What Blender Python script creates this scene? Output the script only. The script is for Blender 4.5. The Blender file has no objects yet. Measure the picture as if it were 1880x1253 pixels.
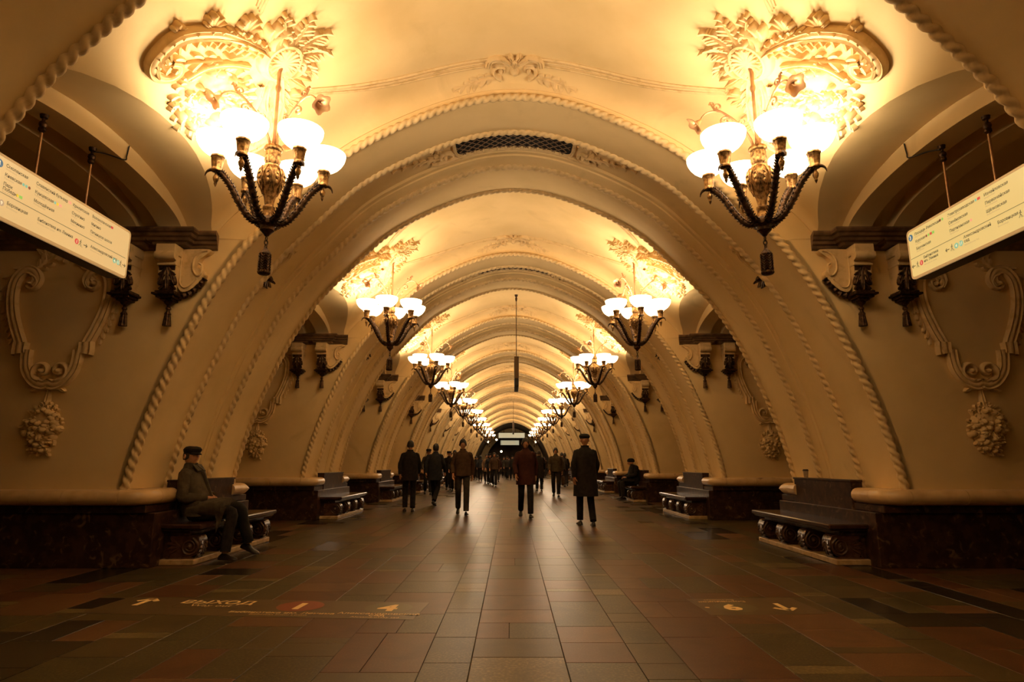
import bpy, bmesh, math, random
from mathutils import Vector, Matrix
random.seed(7)
PI = math.pi
sc = bpy.context.scene
C = sc.collection

# ---------------------------------------------------------------- camera, world, exposure
cam_d = bpy.data.cameras.new('camera'); cam = bpy.data.objects.new('camera', cam_d); C.objects.link(cam)
cam_d.sensor_fit = 'HORIZONTAL'; cam_d.sensor_width = 36.0
cam_d.lens = 1155.0 / 1880.0 * 36.0
cam.location = (-0.04, 0.0, 1.15)
cam.rotation_euler = (math.radians(90 + 11.06), 0, 0)
cam_d.shift_x = 0.0005
cam_d.clip_start = 0.05; cam_d.clip_end = 300
sc.camera = cam
w = bpy.data.worlds.new('world'); sc.world = w; w.use_nodes = True
w.node_tree.nodes['Background'].inputs[0].default_value = (0.0, 0.0, 0.0, 1)
w.node_tree.nodes['Background'].inputs[1].default_value = 0.0
sc.view_settings.view_transform = 'Standard'; sc.view_settings.look = 'None'
sc.view_settings.exposure = 0.0; sc.view_settings.gamma = 1.0
sc.view_settings.use_curve_mapping = False
sc.cycles.max_bounces = 8; sc.cycles.diffuse_bounces = 6; sc.cycles.glossy_bounces = 3
sc.cycles.transmission_bounces = 2; sc.cycles.sample_clamp_indirect = 4.0
sc.cycles.caustics_reflective = False; sc.cycles.caustics_refractive = False
sc.cycles.use_denoising = True
BULB_W = 25.0           # watts of one lamp inside a glass bowl
BULB_C = (1.0, 0.79, 0.56)
GLASS_E = 6.5           # glow of the opal glass
PERIOD = 6.16; PIER0 = 8.71; BAY0 = 5.63
KS = list(range(-1, 11))

# ---------------------------------------------------------------- materials
def mat(name, col, rough=0.6, metal=0.0, bump=0.0, bscale=30.0, var=None, vscale=4.0, vlow=0.4, vhigh=0.6, emit=None, es=1.0,
        spec=0.5, detail=4.0, coat=0.0, pos=True, var2=None, v2scale=1.0, v2low=0.55, v2high=0.75):
    m = bpy.data.materials.new(name); m.use_nodes = True
    nt = m.node_tree; b = nt.nodes['Principled BSDF']
    b.inputs['Base Color'].default_value = (*col, 1); b.inputs['Roughness'].default_value = rough
    b.inputs['Metallic'].default_value = metal; b.inputs['Specular IOR Level'].default_value = spec
    if coat: b.inputs['Coat Weight'].default_value = coat; b.inputs['Coat Roughness'].default_value = 0.1
    if emit:
        b.inputs['Emission Color'].default_value = (*emit, 1); b.inputs['Emission Strength'].default_value = es
    src = nt.nodes.new('ShaderNodeNewGeometry').outputs['Position'] if pos else nt.nodes.new('ShaderNodeTexCoord').outputs['Object']
    last = None
    if var:
        n = nt.nodes.new('ShaderNodeTexNoise'); n.inputs['Scale'].default_value = vscale; n.inputs['Detail'].default_value = detail
        nt.links.new(src, n.inputs['Vector'])
        r = nt.nodes.new('ShaderNodeMapRange'); r.inputs[1].default_value = vlow; r.inputs[2].default_value = vhigh
        nt.links.new(n.outputs[0], r.inputs[0])
        mx = nt.nodes.new('ShaderNodeMix'); mx.data_type = 'RGBA'
        mx.inputs[6].default_value = (*col, 1); mx.inputs[7].default_value = (*var, 1)
        nt.links.new(r.outputs[0], mx.inputs[0]); last = mx.outputs[2]
    if var2:
        n = nt.nodes.new('ShaderNodeTexNoise'); n.inputs['Scale'].default_value = v2scale; n.inputs['Detail'].default_value = 6
        n.inputs['Distortion'].default_value = 1.5
        nt.links.new(src, n.inputs['Vector'])
        r = nt.nodes.new('ShaderNodeMapRange'); r.inputs[1].default_value = v2low; r.inputs[2].default_value = v2high
        nt.links.new(n.outputs[0], r.inputs[0])
        mx = nt.nodes.new('ShaderNodeMix'); mx.data_type = 'RGBA'
        if last: nt.links.new(last, mx.inputs[6])
        else: mx.inputs[6].default_value = (*col, 1)
        mx.inputs[7].default_value = (*var2, 1)
        nt.links.new(r.outputs[0], mx.inputs[0]); last = mx.outputs[2]
    if last: nt.links.new(last, b.inputs['Base Color'])
    if bump:
        n = nt.nodes.new('ShaderNodeTexNoise'); n.inputs['Scale'].default_value = bscale; n.inputs['Detail'].default_value = 5
        nt.links.new(src, n.inputs['Vector'])
        bp = nt.nodes.new('ShaderNodeBump'); bp.inputs['Strength'].default_value = bump; bp.inputs['Distance'].default_value = 0.01
        nt.links.new(n.outputs[0], bp.inputs['Height']); nt.links.new(bp.outputs[0], b.inputs['Normal'])
    return m

PL = mat('plaster', (0.79, 0.59, 0.295), 0.75, bump=0.35, bscale=6, var=(0.72, 0.53, 0.25), vscale=1.3, vlow=0.45, vhigh=0.7,
         var2=(0.56, 0.40, 0.185), v2scale=0.9, v2low=0.62, v2high=0.9, spec=0.25)
PLO = mat('plaster_relief', (0.72, 0.53, 0.27), 0.7, var=(0.52, 0.36, 0.16), vscale=9, vlow=0.5, vhigh=0.75, spec=0.3)
PLD = mat('shade_brown_moulding', (0.20, 0.115, 0.055), 0.5, var=(0.11, 0.06, 0.03), vscale=7)  # cornice plaster, its shade under the passage arch put into the colour
BRZ = mat('dark_bronze', (0.10, 0.052, 0.024), 0.42, 0.75, bump=0.4, bscale=60, var=(0.03, 0.016, 0.008), vscale=30)
GILT = mat('gilded_bronze', (0.50, 0.30, 0.12), 0.38, 0.85, var=(0.14, 0.07, 0.025), vscale=28, vlow=0.42, vhigh=0.62, bump=0.3, bscale=50)
ROD = mat('aged_brass_rod', (0.46, 0.27, 0.12), 0.45, 0.6, var=(0.3, 0.15, 0.07), vscale=6)
GLASS = mat('opal_glass', (0.9, 0.85, 0.75), 0.3, emit=(1.0, 0.73, 0.43), es=GLASS_E)
MARB = mat('dark_red_marble', (0.026, 0.012, 0.009), 0.28, spec=0.25, var=(0.055, 0.027, 0.015), vscale=9, vlow=0.45, vhigh=0.6,
           var2=(0.17, 0.10, 0.05), v2scale=7.0, v2low=0.58, v2high=0.72)
SEATM = mat('polished_red_marble', (0.05, 0.022, 0.014), 0.2, spec=0.3, var=(0.03, 0.013, 0.009), vscale=9, vlow=0.4, vhigh=0.65)
STONE = mat('yellowish_marble', (0.62, 0.43, 0.22), 0.28, var=(0.50, 0.33, 0.16), vscale=5, vlow=0.45, vhigh=0.7,
            var2=(0.30, 0.18, 0.08), v2scale=3.0, v2low=0.66, v2high=0.75)
STEP = mat('light_plinth_stone', (0.50, 0.36, 0.19), 0.35, var=(0.36, 0.25, 0.12), vscale=12)
JOINT = mat('floor_joint', (0.02, 0.014, 0.01), 0.7)
BLACK = mat('black_metal', (0.012, 0.010, 0.009), 0.45)
DUCT_SHADE = mat('duct_shade', (0.006, 0.004, 0.003), 0.9)  # near-black colour stands for the shade inside the duct
LAT = mat('grille_iron', (0.20, 0.12, 0.06), 0.55, 0.3)
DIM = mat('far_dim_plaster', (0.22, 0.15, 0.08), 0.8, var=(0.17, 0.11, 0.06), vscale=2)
def tilem(name, c, v, vs=90, r=0.36):
    return mat(name, c, r, var=v, vscale=vs, vlow=0.48, vhigh=0.62, detail=3, var2=tuple(x*0.6 for x in c), v2scale=2.2, v2low=0.45, v2high=0.8, bump=0.05, bscale=14, spec=0.25)
T_RED = tilem('red_granite', (0.068, 0.026, 0.010), (0.10, 0.043, 0.018))
T_ROSE = tilem('rose_granite', (0.095, 0.042, 0.017), (0.13, 0.065, 0.028))
T_GREY = tilem('green_grey_granite', (0.038, 0.030, 0.012), (0.09, 0.07, 0.028), 60)
T_DARK = tilem('black_granite', (0.018, 0.014, 0.009), (0.045, 0.032, 0.018), 60, 0.24)
T_GOLD = tilem('pale_granite', (0.10, 0.074, 0.028), (0.18, 0.135, 0.055), 50)
T_OLIVE = tilem('olive_granite', (0.055, 0.038, 0.014), (0.085, 0.058, 0.023))
TM = [T_RED, T_ROSE, T_GREY, T_DARK, T_GOLD, T_OLIVE]

# ---------------------------------------------------------------- mesh builder
class MB:
    def __init__(s): s.v = []; s.f = []; s.m = []
    def add(s, v, f, mi=0):
        o = len(s.v); s.v += [tuple(p) for p in v]; s.f += [tuple(i + o for i in q) for q in f]; s.m += [mi] * len(f); return s
    def grid(s, P, cu=False, cv=False, mi=0):
        nu, nv = len(P), len(P[0]); v = [p for r in P for p in r]; f = []
        for i in range(nu if cu else nu - 1):
            for j in range(nv if cv else nv - 1):
                a = i * nv + j; b = ((i + 1) % nu) * nv + j; c = ((i + 1) % nu) * nv + (j + 1) % nv; d = i * nv + (j + 1) % nv
                f.append((a, b, c, d))
        return s.add(v, f, mi)
    def box(s, x0, x1, y0, y1, z0, z1, ch=0.0, mi=0):
        if ch <= 0:
            v = [(x, y, z) for x in (x0, x1) for y in (y0, y1) for z in (z0, z1)]
            return s.add(v, [(0, 1, 3, 2), (4, 6, 7, 5), (0, 4, 5, 1), (2, 3, 7, 6), (0, 2, 6, 4), (1, 5, 7, 3)], mi)
        bm = bmesh.new(); bmesh.ops.create_cube(bm, size=1)
        for q in bm.verts:
            q.co = Vector(((x0 + x1) / 2 + q.co.x * (x1 - x0), (y0 + y1) / 2 + q.co.y * (y1 - y0), (z0 + z1) / 2 + q.co.z * (z1 - z0)))
        bmesh.ops.bevel(bm, geom=bm.edges[:], offset=ch, segments=1, affect='EDGES')
        bm.verts.ensure_lookup_table()
        v = [tuple(q.co) for q in bm.verts]; f = [tuple(q.index for q in t.verts) for t in bm.faces]
        bm.free(); return s.add(v, f, mi)
    def lathe(s, prof, n=20, at=(0, 0, 0), axis=None, flute=0, fa=0.0, mi=0):
        P = []
        for i in range(n):
            a = 2 * PI * i / n; k = 1 + (fa * math.cos(flute * a) if flute else 0)
            P.append([Vector((r * k * math.cos(a), r * k * math.sin(a), z)) for r, z in prof])
        if axis is not None:
            q = Vector(axis).normalized().to_track_quat('Z', 'Y')
            P = [[q @ p for p in r] for r in P]
        P = [[p + Vector(at) for p in r] for r in P]
        return s.grid(P, cu=True, mi=mi)
    def tube(s, path, rad, n=8, cap=True, mi=0, closed=False, flat=1.0):
        path = [Vector(p) for p in path]; P = []; up = None
        L = len(path)
        for i, p in enumerate(path):
            t = (path[min(i + 1, L - 1)] - path[max(i - 1, 0)])
            if t.length < 1e-9: t = Vector((0, 0, 1))
            t.normalize()
            if up is None:
                up = Vector((0, 0, 1)) if abs(t.z) < 0.9 else Vector((1, 0, 0))
            side = t.cross(up)
            if side.length < 1e-6: side = t.cross(Vector((0, 1, 0)))
            side.normalize(); up = side.cross(t).normalized()
            r = rad(i / (L - 1)) if callable(rad) else rad
            P.append([p + (side * math.cos(2 * PI * k / n) * r + up * math.sin(2 * PI * k / n) * r * flat) for k in range(n)])
        if cap:
            P = [[path[0]] * n] + P + [[path[-1]] * n]
        return s.grid(P, cv=True, mi=mi)
    def mirror_x(s):
        n = MB(); n.v = [(-x, y, z) for x, y, z in s.v]; n.f = [tuple(reversed(q)) for q in s.f]; n.m = list(s.m); return n
    def xf(s, M):
        n = MB(); n.v = [tuple(M @ Vector(p)) for p in s.v]; n.f = list(s.f); n.m = list(s.m); return n
    def join(s, o): return s.add(o.v, o.f) if not any(o.m) else (s.add(o.v, [], 0), s._jm(o))[0]
    def _jm(s, o):
        b = len(s.v) - len(o.v); s.f += [tuple(i + b for i in q) for q in o.f]; s.m += o.m
    def mesh(s, name, mats, smooth=True, angle=40):
        me = bpy.data.meshes.new(name); me.from_pydata(s.v, [], s.f)
        for m in (mats if isinstance(mats, (list, tuple)) else [mats]): me.materials.append(m)
        if any(s.m): me.polygons.foreach_set('material_index', s.m)
        bm = bmesh.new(); bm.from_mesh(me); bmesh.ops.remove_doubles(bm, verts=bm.verts, dist=1e-5)
        bmesh.ops.dissolve_degenerate(bm, dist=1e-6, edges=bm.edges)
        bmesh.ops.recalc_face_normals(bm, faces=bm.faces)
        if smooth:
            for q in bm.faces: q.smooth = True
            for e in bm.edges:
                if len(e.link_faces) == 2 and e.calc_face_angle(0) > math.radians(angle): e.smooth = False
        bm.to_mesh(me); bm.free(); return me
    def build(s, name, mats, parent=None, smooth=True, angle=40, **k):
        return ob(name, s.mesh(name, mats, smooth, angle), parent, **k)

def ob(name, me, parent=None, loc=(0, 0, 0), rot=(0, 0, 0), scale=(1, 1, 1)):
    o = bpy.data.objects.new(name, me); C.objects.link(o); o.location = loc; o.rotation_euler = rot; o.scale = scale
    if parent: o.parent = parent
    return o
def tag(o, label=None, cat=None, group=None, kind=None):
    if label: o['label'] = label
    if cat: o['category'] = cat
    if group: o['group'] = group
    if kind: o['kind'] = kind
    return o
def thing(name, label, cat, loc=(0, 0, 0), rz=0, group=None, scale=(1, 1, 1)):
    return tag(ob(name, None, None, loc, (0, 0, rz), scale), label, cat, group)
def copy_tree(o, parent=None):
    c = o.copy(); C.objects.link(c)
    if parent: c.parent = parent
    for ch in KIDS.get(o, []): copy_tree(ch, c)
    return c
KIDS = {}
def index_kids(o):
    ks = [x for x in bpy.data.objects if x.parent == o]
    KIDS[o] = ks
    for x in ks: index_kids(x)
def spline(pts, n=8):
    pts = [Vector(p) for p in pts]; out = []
    for i in range(len(pts) - 1):
        a, b, c, d = pts[max(i - 1, 0)], pts[i], pts[i + 1], pts[min(i + 2, len(pts) - 1)]
        for k in range(n):
            t = k / n
            out.append(0.5 * ((2 * b) + (c - a) * t + (2 * a - 5 * b + 4 * c - d) * t * t + (3 * b - a - 3 * c + d) * t ** 3))
    out.append(pts[-1]); return out
ORD = ['nearest the entrance', 'second', 'third', 'fourth', 'fifth', 'sixth', 'seventh', 'eighth', 'ninth', 'tenth', 'eleventh', 'twelfth', 'thirteenth']

# ---------------------------------------------------------------- vault profile
PR = [(0, 5.77), (.44, 5.73), (.88, 5.61), (1.32, 5.43), (1.77, 5.2), (2.14, 4.96), (2.48, 4.65), (3.11, 3.98), (3.39, 3.61), (3.67, 3.13),
      (3.94, 2.52), (4.19, 1.85), (4.35, 1.25), (4.42, .89), (4.45, .6)]
_raw = spline([(-PR[1][0], 0, PR[1][1])] + [(x, 0, z) for x, z in PR], 10)[10:]
_raw = [Vector((p.x, p.z)) for p in _raw]
PS = [0.0]
for a, b in zip(_raw, _raw[1:]): PS.append(PS[-1] + (b - a).length)
SMAX = PS[-1]
def _base(s):
    s = min(max(s, 0), SMAX - 1e-6)
    lo, hi = 0, len(PS) - 1
    while hi - lo > 1:
        m = (lo + hi) // 2
        if PS[m] <= s: lo = m
        else: hi = m
    return _raw[lo].lerp(_raw[hi], (s - PS[lo]) / (PS[hi] - PS[lo]))
TABN = 400
TAB = [_base(SMAX * i / TABN) for i in range(TABN + 1)]
NRM = []
for i in range(TABN + 1):
    t = TAB[min(i + 4, TABN)] - TAB[max(i - 4, 0)]
    if i < 4: t = Vector((1, 0)) if i == 0 else t
    t.normalize(); NRM.append(Vector((-t.y, t.x)))
def prof(s, off=0.0):
    a = abs(s); i = min(a / SMAX * TABN, TABN - 1e-6); k = int(i); fr = i - k
    p = TAB[k].lerp(TAB[k + 1], fr); n = NRM[k].lerp(NRM[k + 1], fr)
    q = p + n * off
    return (q.x if s >= 0 else -q.x, q.y)
def s_at_z(z, off=0.0):
    lo, hi = 0, SMAX
    for _ in range(40):
        m = (lo + hi) / 2
        if prof(m, off)[1] > z: lo = m
        else: hi = m
    return lo
DEP = 0.28
HB = 1.69            # half length of a bay opening
HR = 1.39            # half width of a rib / pier
def bay_dep(d, s=0.0):
    e = max(0.0, HB - abs(d)); t = min(1, max(0, (abs(s) - 2.3) / 1.6)); t = t * t * (3 - 2 * t)
    full = DEP + .17 * t; f0 = full * (.35 + .5 * t); rad = .34 - .2 * t
    if e < 0.012: return f0 * e / 0.012
    if e < 0.03: return f0
    e -= 0.03
    if e < rad: return f0 + (full - f0) * math.sqrt(max(0, 1 - (1 - e / rad) ** 2))
    return full
def s_groin(y):
    z = Zp(y); lo, hi = 0, SMAX
    for _ in range(40):
        m = (lo + hi) / 2
        if prof(m, bay_dep(y, m))[1] > z: lo = m
        else: hi = m
    return lo
def Zp(d): return 3.72 + .66 * math.sqrt(max(0, 1 - (d / 1.72) ** 2))

# ---------------------------------------------------------------- setting: ceiling bays, ribs, piers
ys = [-HB, -HB + .006, -HB + .012, -HB + .03, -HB + .05, -HB + .075, -HB + .1, -HB + .125, -HB + .15, -HB + .21, -HB + .3, -HB + .39, -1.1, -.8, -.5, -.25, 0]
ys = ys + [-y for y in reversed(ys[:-1])]
mb = MB(); P = []
for y in ys:
    se = s_groin(y)
    P.append([(prof(se * t, bay_dep(y, se * t))[0], y, prof(se * t, bay_dep(y, se * t))[1]) for t in [i / 48 for i in range(-48, 49)]])
mb.grid(P); ME_BAY = mb.mesh('ceiling', PL, angle=30)
def groin_x(y):
    se = s_groin(y); return prof(se, bay_dep(y, se))[0]
mb = MB(); P = []
for y in ys: P.append([(-(groin_x(y) + (7.3 - groin_x(y)) * t), y, Zp(y)) for t in (0, .3, .6, 1)])
mb.grid(P); ME_SOF = mb.mesh('passage_vault', PL, angle=30)
def prib(x0, x1):
    m = MB(); a, b = [], []
    for i in range(33):
        th = PI * i / 32
        a.append((1.50 * math.cos(th), 3.84 + .34 * math.sin(th))); b.append((1.71 * math.cos(th), 3.74 + .66 * math.sin(th)))
    rows = []
    for (yi, zi), (yo, zo) in zip(a, b):
        rows.append([(-x0, yo, zo), (-x0, yi, zi), (-x1, yi, zi), (-x1, yo, zo)])
    return m.grid(rows, cv=True)
ME_PR1 = prib(3.97, 4.25).mesh('passage_rib', PL, angle=25); ME_PR2 = prib(4.50, 4.76).mesh('passage_rib', PL, angle=25)

# rib profile across the pier
def gs(s): 
    t = min(1, abs(s) / SMAX); return 1.0 - 0.8 * t ** 1.3
RB = [(-1.39, .10), (-1.39, 0), (-.54, 0), (-.535, 1.0), (-.35, 1.0), (.20, 1.0), (.26, .98), (.27, .72), (.30, .70), (.33, .66), (.335, .50), (.42, .36), (.50, .12), (.54, 0), (1.39, 0), (1.39, .10)]
GD = 0.17
SF = s_at_z(.80)
mb = MB(); P = []
NS = 110
for y, g in RB:
    row = []
    for i in range(-NS, NS + 1):
        s = SF * i / NS
        off = g if abs(y) == 1.39 else g * GD * gs(s)
        x, z = prof(s, off); row.append((x, y, z))
    P.append(row)
mb.grid(P); ME_RIB = mb.mesh('ceiling_rib', PL, angle=28)
# twisted rope along an arch
def rope(y, off=0.0, r=0.05, res=8, n=12):
    m = MB(); L = 2 * SF; pitch = 0.105; N = int(L / pitch * res); rows = []
    for i in range(N + 1):
        s = -SF + L * i / N
        x, z = prof(s, off); x2, z2 = prof(s, off + 1.0); nx, nz = x2 - x, z2 - z
        row = []
        for k in range(n):
            a = 2 * PI * k / n
            rr = r * (0.52 + 0.56 * abs(math.cos(a + PI * s / pitch)) ** .75)
            row.append((x + nx * rr * math.sin(a), y + rr * math.cos(a), z + nz * rr * math.sin(a)))
        rows.append(row)
    return m.grid(rows, cv=True)
ROPE = rope(0).mesh('rope_moulding', PLO, angle=60)
ROPE_LO = rope(0, res=6, n=8).mesh('rope_moulding', PLO, angle=60)
# pier faces
def face(y):
    pts = [(prof(s, 0)) for s in [s_at_z(z) for z in [.0 + .8, 1.1, 1.5, 1.9, 2.3, 2.7, 3.1, 3.45, 3.7, 3.85]]]
    return pts
mb = MB()
for y in (-HR, HR):
    pts = face(y); mb.grid([[(-x, y, z), (-7.3, y, z)] for x, z in pts])
mb.box(-7.3, -4.40, -HR + .001, HR - .001, .69, .80)
ME_PIER_L = mb.mesh('wall_left', PL); ME_PIER_R = mb.mirror_x().mesh('wall_right', PL)
# cornice
def cornice():
    m = MB(); pr = [(0, 3.885), (.20, 3.885), (.215, 3.86), (.20, 3.835), (.165, 3.825), (.15, 3.795), (.11, 3.785), (.10, 3.755), (.06, 3.745), (.05, 3.715), (0, 3.70)]
    path = [(-3.62, 0), (-3.97, 0), (-3.97, .14), (-4.26, .14), (-4.26, 0), (-4.48, 0), (-4.48, .14), (-4.78, .14), (-4.78, 0), (-7.3, 0)]
    rows = []
    for i, (x, e) in enumerate(path):
        row = []
        for d, z in pr:
            xx = x
            if i in (1, 5): xx = x + d
            if i in (2, 6): xx = x + d
            if i in (3, 7): xx = x - d
            if i in (4, 8): xx = x - d
            if i == 0: xx = x + d * .3
            row.append((xx, -HR - d - e if d > 0 else -HR, z))
        rows.append(row)
    m.grid(rows); m.add(rows[0], [tuple(range(len(pr)))])
    return m
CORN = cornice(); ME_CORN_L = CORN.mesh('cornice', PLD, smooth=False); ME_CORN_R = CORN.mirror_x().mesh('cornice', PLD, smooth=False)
# marble base + rounded stone moulding
mb = MB()
mb.box(-7.3, -4.10, -1.31, 1.31, 0, .60, .006)
mb.box(-7.3, -4.17, -1.37, 1.37, .60, .69, .01)
ME_BASE_L = mb.mesh('baseboard_left', MARB, smooth=False); ME_BASE_R = mb.mirror_x().mesh('baseboard_right', MARB, smooth=False)
def torus_piece(p0, p1, r0=0, r1=0, h=.0875, zc=.7775, dep=.20):
    m = MB(); p0, p1 = Vector(p0), Vector(p1); d = (p1 - p0).normalized(); out = Vector((d.y, -d.x, 0))
    rows = []
    sec = [(-.25, h), (dep - h, h)] + [(dep - h + h * math.sin(a), h * math.cos(a)) for a in [PI * i / 8 for i in range(1, 8)]] + [(dep - h, -h), (-.25, -h)]
    def row(p, k=1, dd=0): return [p + d * dd + out * (o if o < 0 else o * 1.0) * 1 + Vector((0, 0, zc + z * k)) if True else None for o, z in sec]
    if r0:
        for a in (0, .25, .5, .75, .95): rows.append(row(p0, math.sin(a * PI / 2) * .999 + .001, -r0 * math.cos(a * PI / 2)))
    rows.append(row(p0)); rows.append(row(p1))
    if r1:
        for a in (.95, .75, .5, .25, 0): rows.append(row(p1, math.sin(a * PI / 2) * .999 + .001, r1 * math.cos(a * PI / 2)))
    m.grid(rows); 
    if not r0: m.add(rows[0], [tuple(range(len(sec)))])
    if not r1: m.add(rows[-1], [tuple(range(len(sec)))])
    return m
STONES = []
XM = -4.31
ce = [-7.3, -6.45, -5.75, -5.05, -4.42]
for a, b in zip(ce, ce[1:]): STONES.append(torus_piece((a + .003, -1.32, 0), (b - .003, -1.32, 0)))
# corner block (mitre)
def corner():
    m = MB(); h = .0875; dep = .20; rows = []
    sec = [(dep - h, h)] + [(dep - h + h * math.sin(a), h * math.cos(a)) for a in [PI * i / 8 for i in range(1, 8)]] + [(dep - h, -h)]
    sec = [(-.2, h)] + sec + [(-.2, -h)]
    rows.append([(-4.42, -1.32 - o, .7775 + z) for o, z in sec])
    for a in (0, .5, 1):
        pass
    c = (-4.36, -1.27)
    for i in range(0, 7):
        an = -PI / 2 + PI / 2 * i / 6
        rows.append([(c[0] + (o + .05) * math.cos(an), c[1] + (o + .05) * math.sin(an), .7775 + z) for o, z in sec])
    rows.append([(-4.31 + o, -1.15, .7775 + z) for o, z in sec])
    return m.grid(rows)
STONES.append(corner())
STONES.append(torus_piece((XM, -1.147, 0), (XM, -.80, 0)))
STONES.append(torus_piece((XM, .80, 0), (XM, 1.02, 0)))
STONES.append(torus_piece((XM, 1.023, 0), (XM, 1.20, 0), r1=.12))
ME_ST_L = [m.mesh('moulding_stone', STONE) for m in STONES]; ME_ST_R = [m.mirror_x().mesh('moulding_stone', STONE) for m in STONES]
MK_BAY = []
for k in KS:
    y = PIER0 + PERIOD * k; yb = BAY0 + PERIOD * k
    o = ob('ceiling', ME_BAY, None, (0, yb, 0)); tag(o, kind='structure'); MK_BAY.append(o)
    r = ob('ceiling_rib', ME_RIB, None, (0, y, 0)); tag(r, kind='structure')
    for yy in (-1.39, -.54, .54, 1.39):
        ob('rope_moulding', ROPE if k < 3 else ROPE_LO, r, (0, yy, 0))
    for sd, sx in (('left', 1), ('right', -1)):
        v = ob('passage_vault', ME_SOF, None, (0, yb, 0), scale=(sx, 1, 1)); tag(v, kind='structure')
        ob('passage_rib', ME_PR1, v); ob('passage_rib', ME_PR2, v)
        wl = ob('wall_' + sd, ME_PIER_L if sd == 'left' else ME_PIER_R, None, (0, y, 0)); tag(wl, kind='structure')
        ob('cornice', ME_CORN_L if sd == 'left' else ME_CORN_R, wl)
        bb = ob('baseboard_' + sd, ME_BASE_L if sd == 'left' else ME_BASE_R, None, (0, y, 0)); tag(bb, kind='structure')
        for q in (ME_ST_L if sd == 'left' else ME_ST_R): ob('moulding_stone', q, bb)
for sd, x in (('left', -7.3), ('right', 7.3)):
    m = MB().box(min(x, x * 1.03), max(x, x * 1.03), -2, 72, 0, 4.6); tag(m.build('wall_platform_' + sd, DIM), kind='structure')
# far end
m = MB(); rows = []
for y in (71.9, 90): rows.append([(prof(SF * i / 30, .0)[0], y, prof(SF * i / 30, .0)[1]) for i in range(-30, 31)])
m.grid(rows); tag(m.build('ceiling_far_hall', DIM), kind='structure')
m = MB(); pts = [(prof(SF * i / 30, .05)) for i in range(-30, 31)]
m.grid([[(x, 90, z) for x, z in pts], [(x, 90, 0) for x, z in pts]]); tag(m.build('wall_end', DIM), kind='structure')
m = MB(); rows = []
for y in (84, 84.4): rows.append([(prof(SF * i / 30, -.75)[0], y, prof(SF * i / 30, -.75)[1]) for i in range(-30, 31)])
rows.insert(0, [(prof(SF * i / 30, .0)[0], 84, prof(SF * i / 30, .0)[1]) for i in range(-30, 31)])
m.grid(rows); tag(m.build('ceiling_end_arch', PL), kind='structure')
m = MB(); m.box(-4.6, -4.1, 71.7, 90, 0, .8); m.box(4.1, 4.6, 71.7, 90, 0, .8); tag(m.build('baseboard_end', MARB, smooth=False), kind='structure')

# ---------------------------------------------------------------- floor
fl = MB().box(-7.3, 7.3, -2.2, 92, -.2, -.006).build('floor', JOINT, smooth=False); tag(fl, kind='structure')
rs = random.Random(5)
strips = []; x = -7.28; k = 0
pat = [.56, .28, .56, .42, .28, .56, .42]
while x < 7.25:
    wd = pat[k % len(pat)]; strips.append((x, min(x + wd, 7.28), wd)); x += wd; k += 1
unit = MB().box(-.5, .5, -.5, .5, -1, 0)
UT = []
for m_ in TM:
    mm = MB(); e = .006
    mm.grid([[(-.5, -.5, -1), (.5, -.5, -1)], [(-.5, -.5, -.25), (.5, -.5, -.25)]])
    mm.grid([[(-.5, .5, -1), (.5, .5, -1)], [(-.5, .5, -.25), (.5, .5, -.25)]])
    mm.grid([[(-.5, -.5, -1), (-.5, .5, -1)], [(-.5, -.5, -.25), (-.5, .5, -.25)]])
    mm.grid([[(.5, -.5, -1), (.5, .5, -1)], [(.5, -.5, -.25), (.5, .5, -.25)]])
    for a, b, c, d in (((-.5, -.5), (.5, -.5), (.5 - e, -.5 + e), (-.5 + e, -.5 + e)), ((.5, -.5), (.5, .5), (.5 - e, .5 - e), (.5 - e, -.5 + e)),
                       ((.5, .5), (-.5, .5), (-.5 + e, .5 - e), (.5 - e, .5 - e)), ((-.5, .5), (-.5, -.5), (-.5 + e, -.5 + e), (-.5 + e, .5 - e))):
        mm.add([(*a, -.25), (*b, -.25), (*c, 0), (*d, 0)], [(0, 1, 2, 3)])
    mm.add([(-.5 + e, -.5 + e, 0), (.5 - e, -.5 + e, 0), (.5 - e, .5 - e, 0), (-.5 + e, .5 - e, 0)], [(0, 1, 2, 3)])
    UT.append(mm.mesh('tile', m_, smooth=False))
near = []; far = []
for (a, b, wd) in strips:
    y = 1.0 + rs.random() * .5
    while y < 90:
        L = rs.choice([.28, .42, .56, .56, .7, .84]) if wd < .5 else rs.choice([.42, .56, .56, .84])
        q = rs.random(); xc = (a + b) / 2
        if wd > .5: c = 0 if q < .42 else 1 if q < .68 else 5 if q < .86 else 2 if q < .96 else 4
        elif wd > .4: c = 0 if q < .25 else 2 if q < .55 else 5 if q < .85 else 1 if q < .93 else 3
        else: c = 2 if q < .55 else 5 if q < .78 else 4 if q < .86 else 1 if q < .94 else 3; 
        if wd < .5 and rs.random() < .12: L = .14; c = 4
        if abs(xc) > 2.9 and abs(xc) < 4.2 and rs.random() < .5: c = 3 if rs.random() < .55 else 2
        if abs(xc) < 2.2 and c == 3: c = 2
        mid = (a + b) / 2; parts = [(a, b, y, y + L, c)]
        if wd > .5 and rs.random() < .30:
            c2 = rs.choice([2, 5, 0, 2, 1]); mid = a + (b - a) * rs.choice([.4, .5, .6]); parts = [(a, mid, y, y + L, c), (mid, b, y, y + L, c2)]
        elif rs.random() < .14 and L > .4:
            ym = y + L - .13; parts = [(a, b, y, ym, c), (a, b, ym, y + L, rs.choice([4, 2, 5]))]
        wd_ = y * .98 - .22
        for t in parts:
            if t[3] > 3.3 and abs(xc) < .84 * wd_ + .4: near.append(t)
            else: far.append(t)
        y += L
near.sort(key=lambda t: t[2]); far += near[300:]; near = near[:300]
g = .0018
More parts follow.
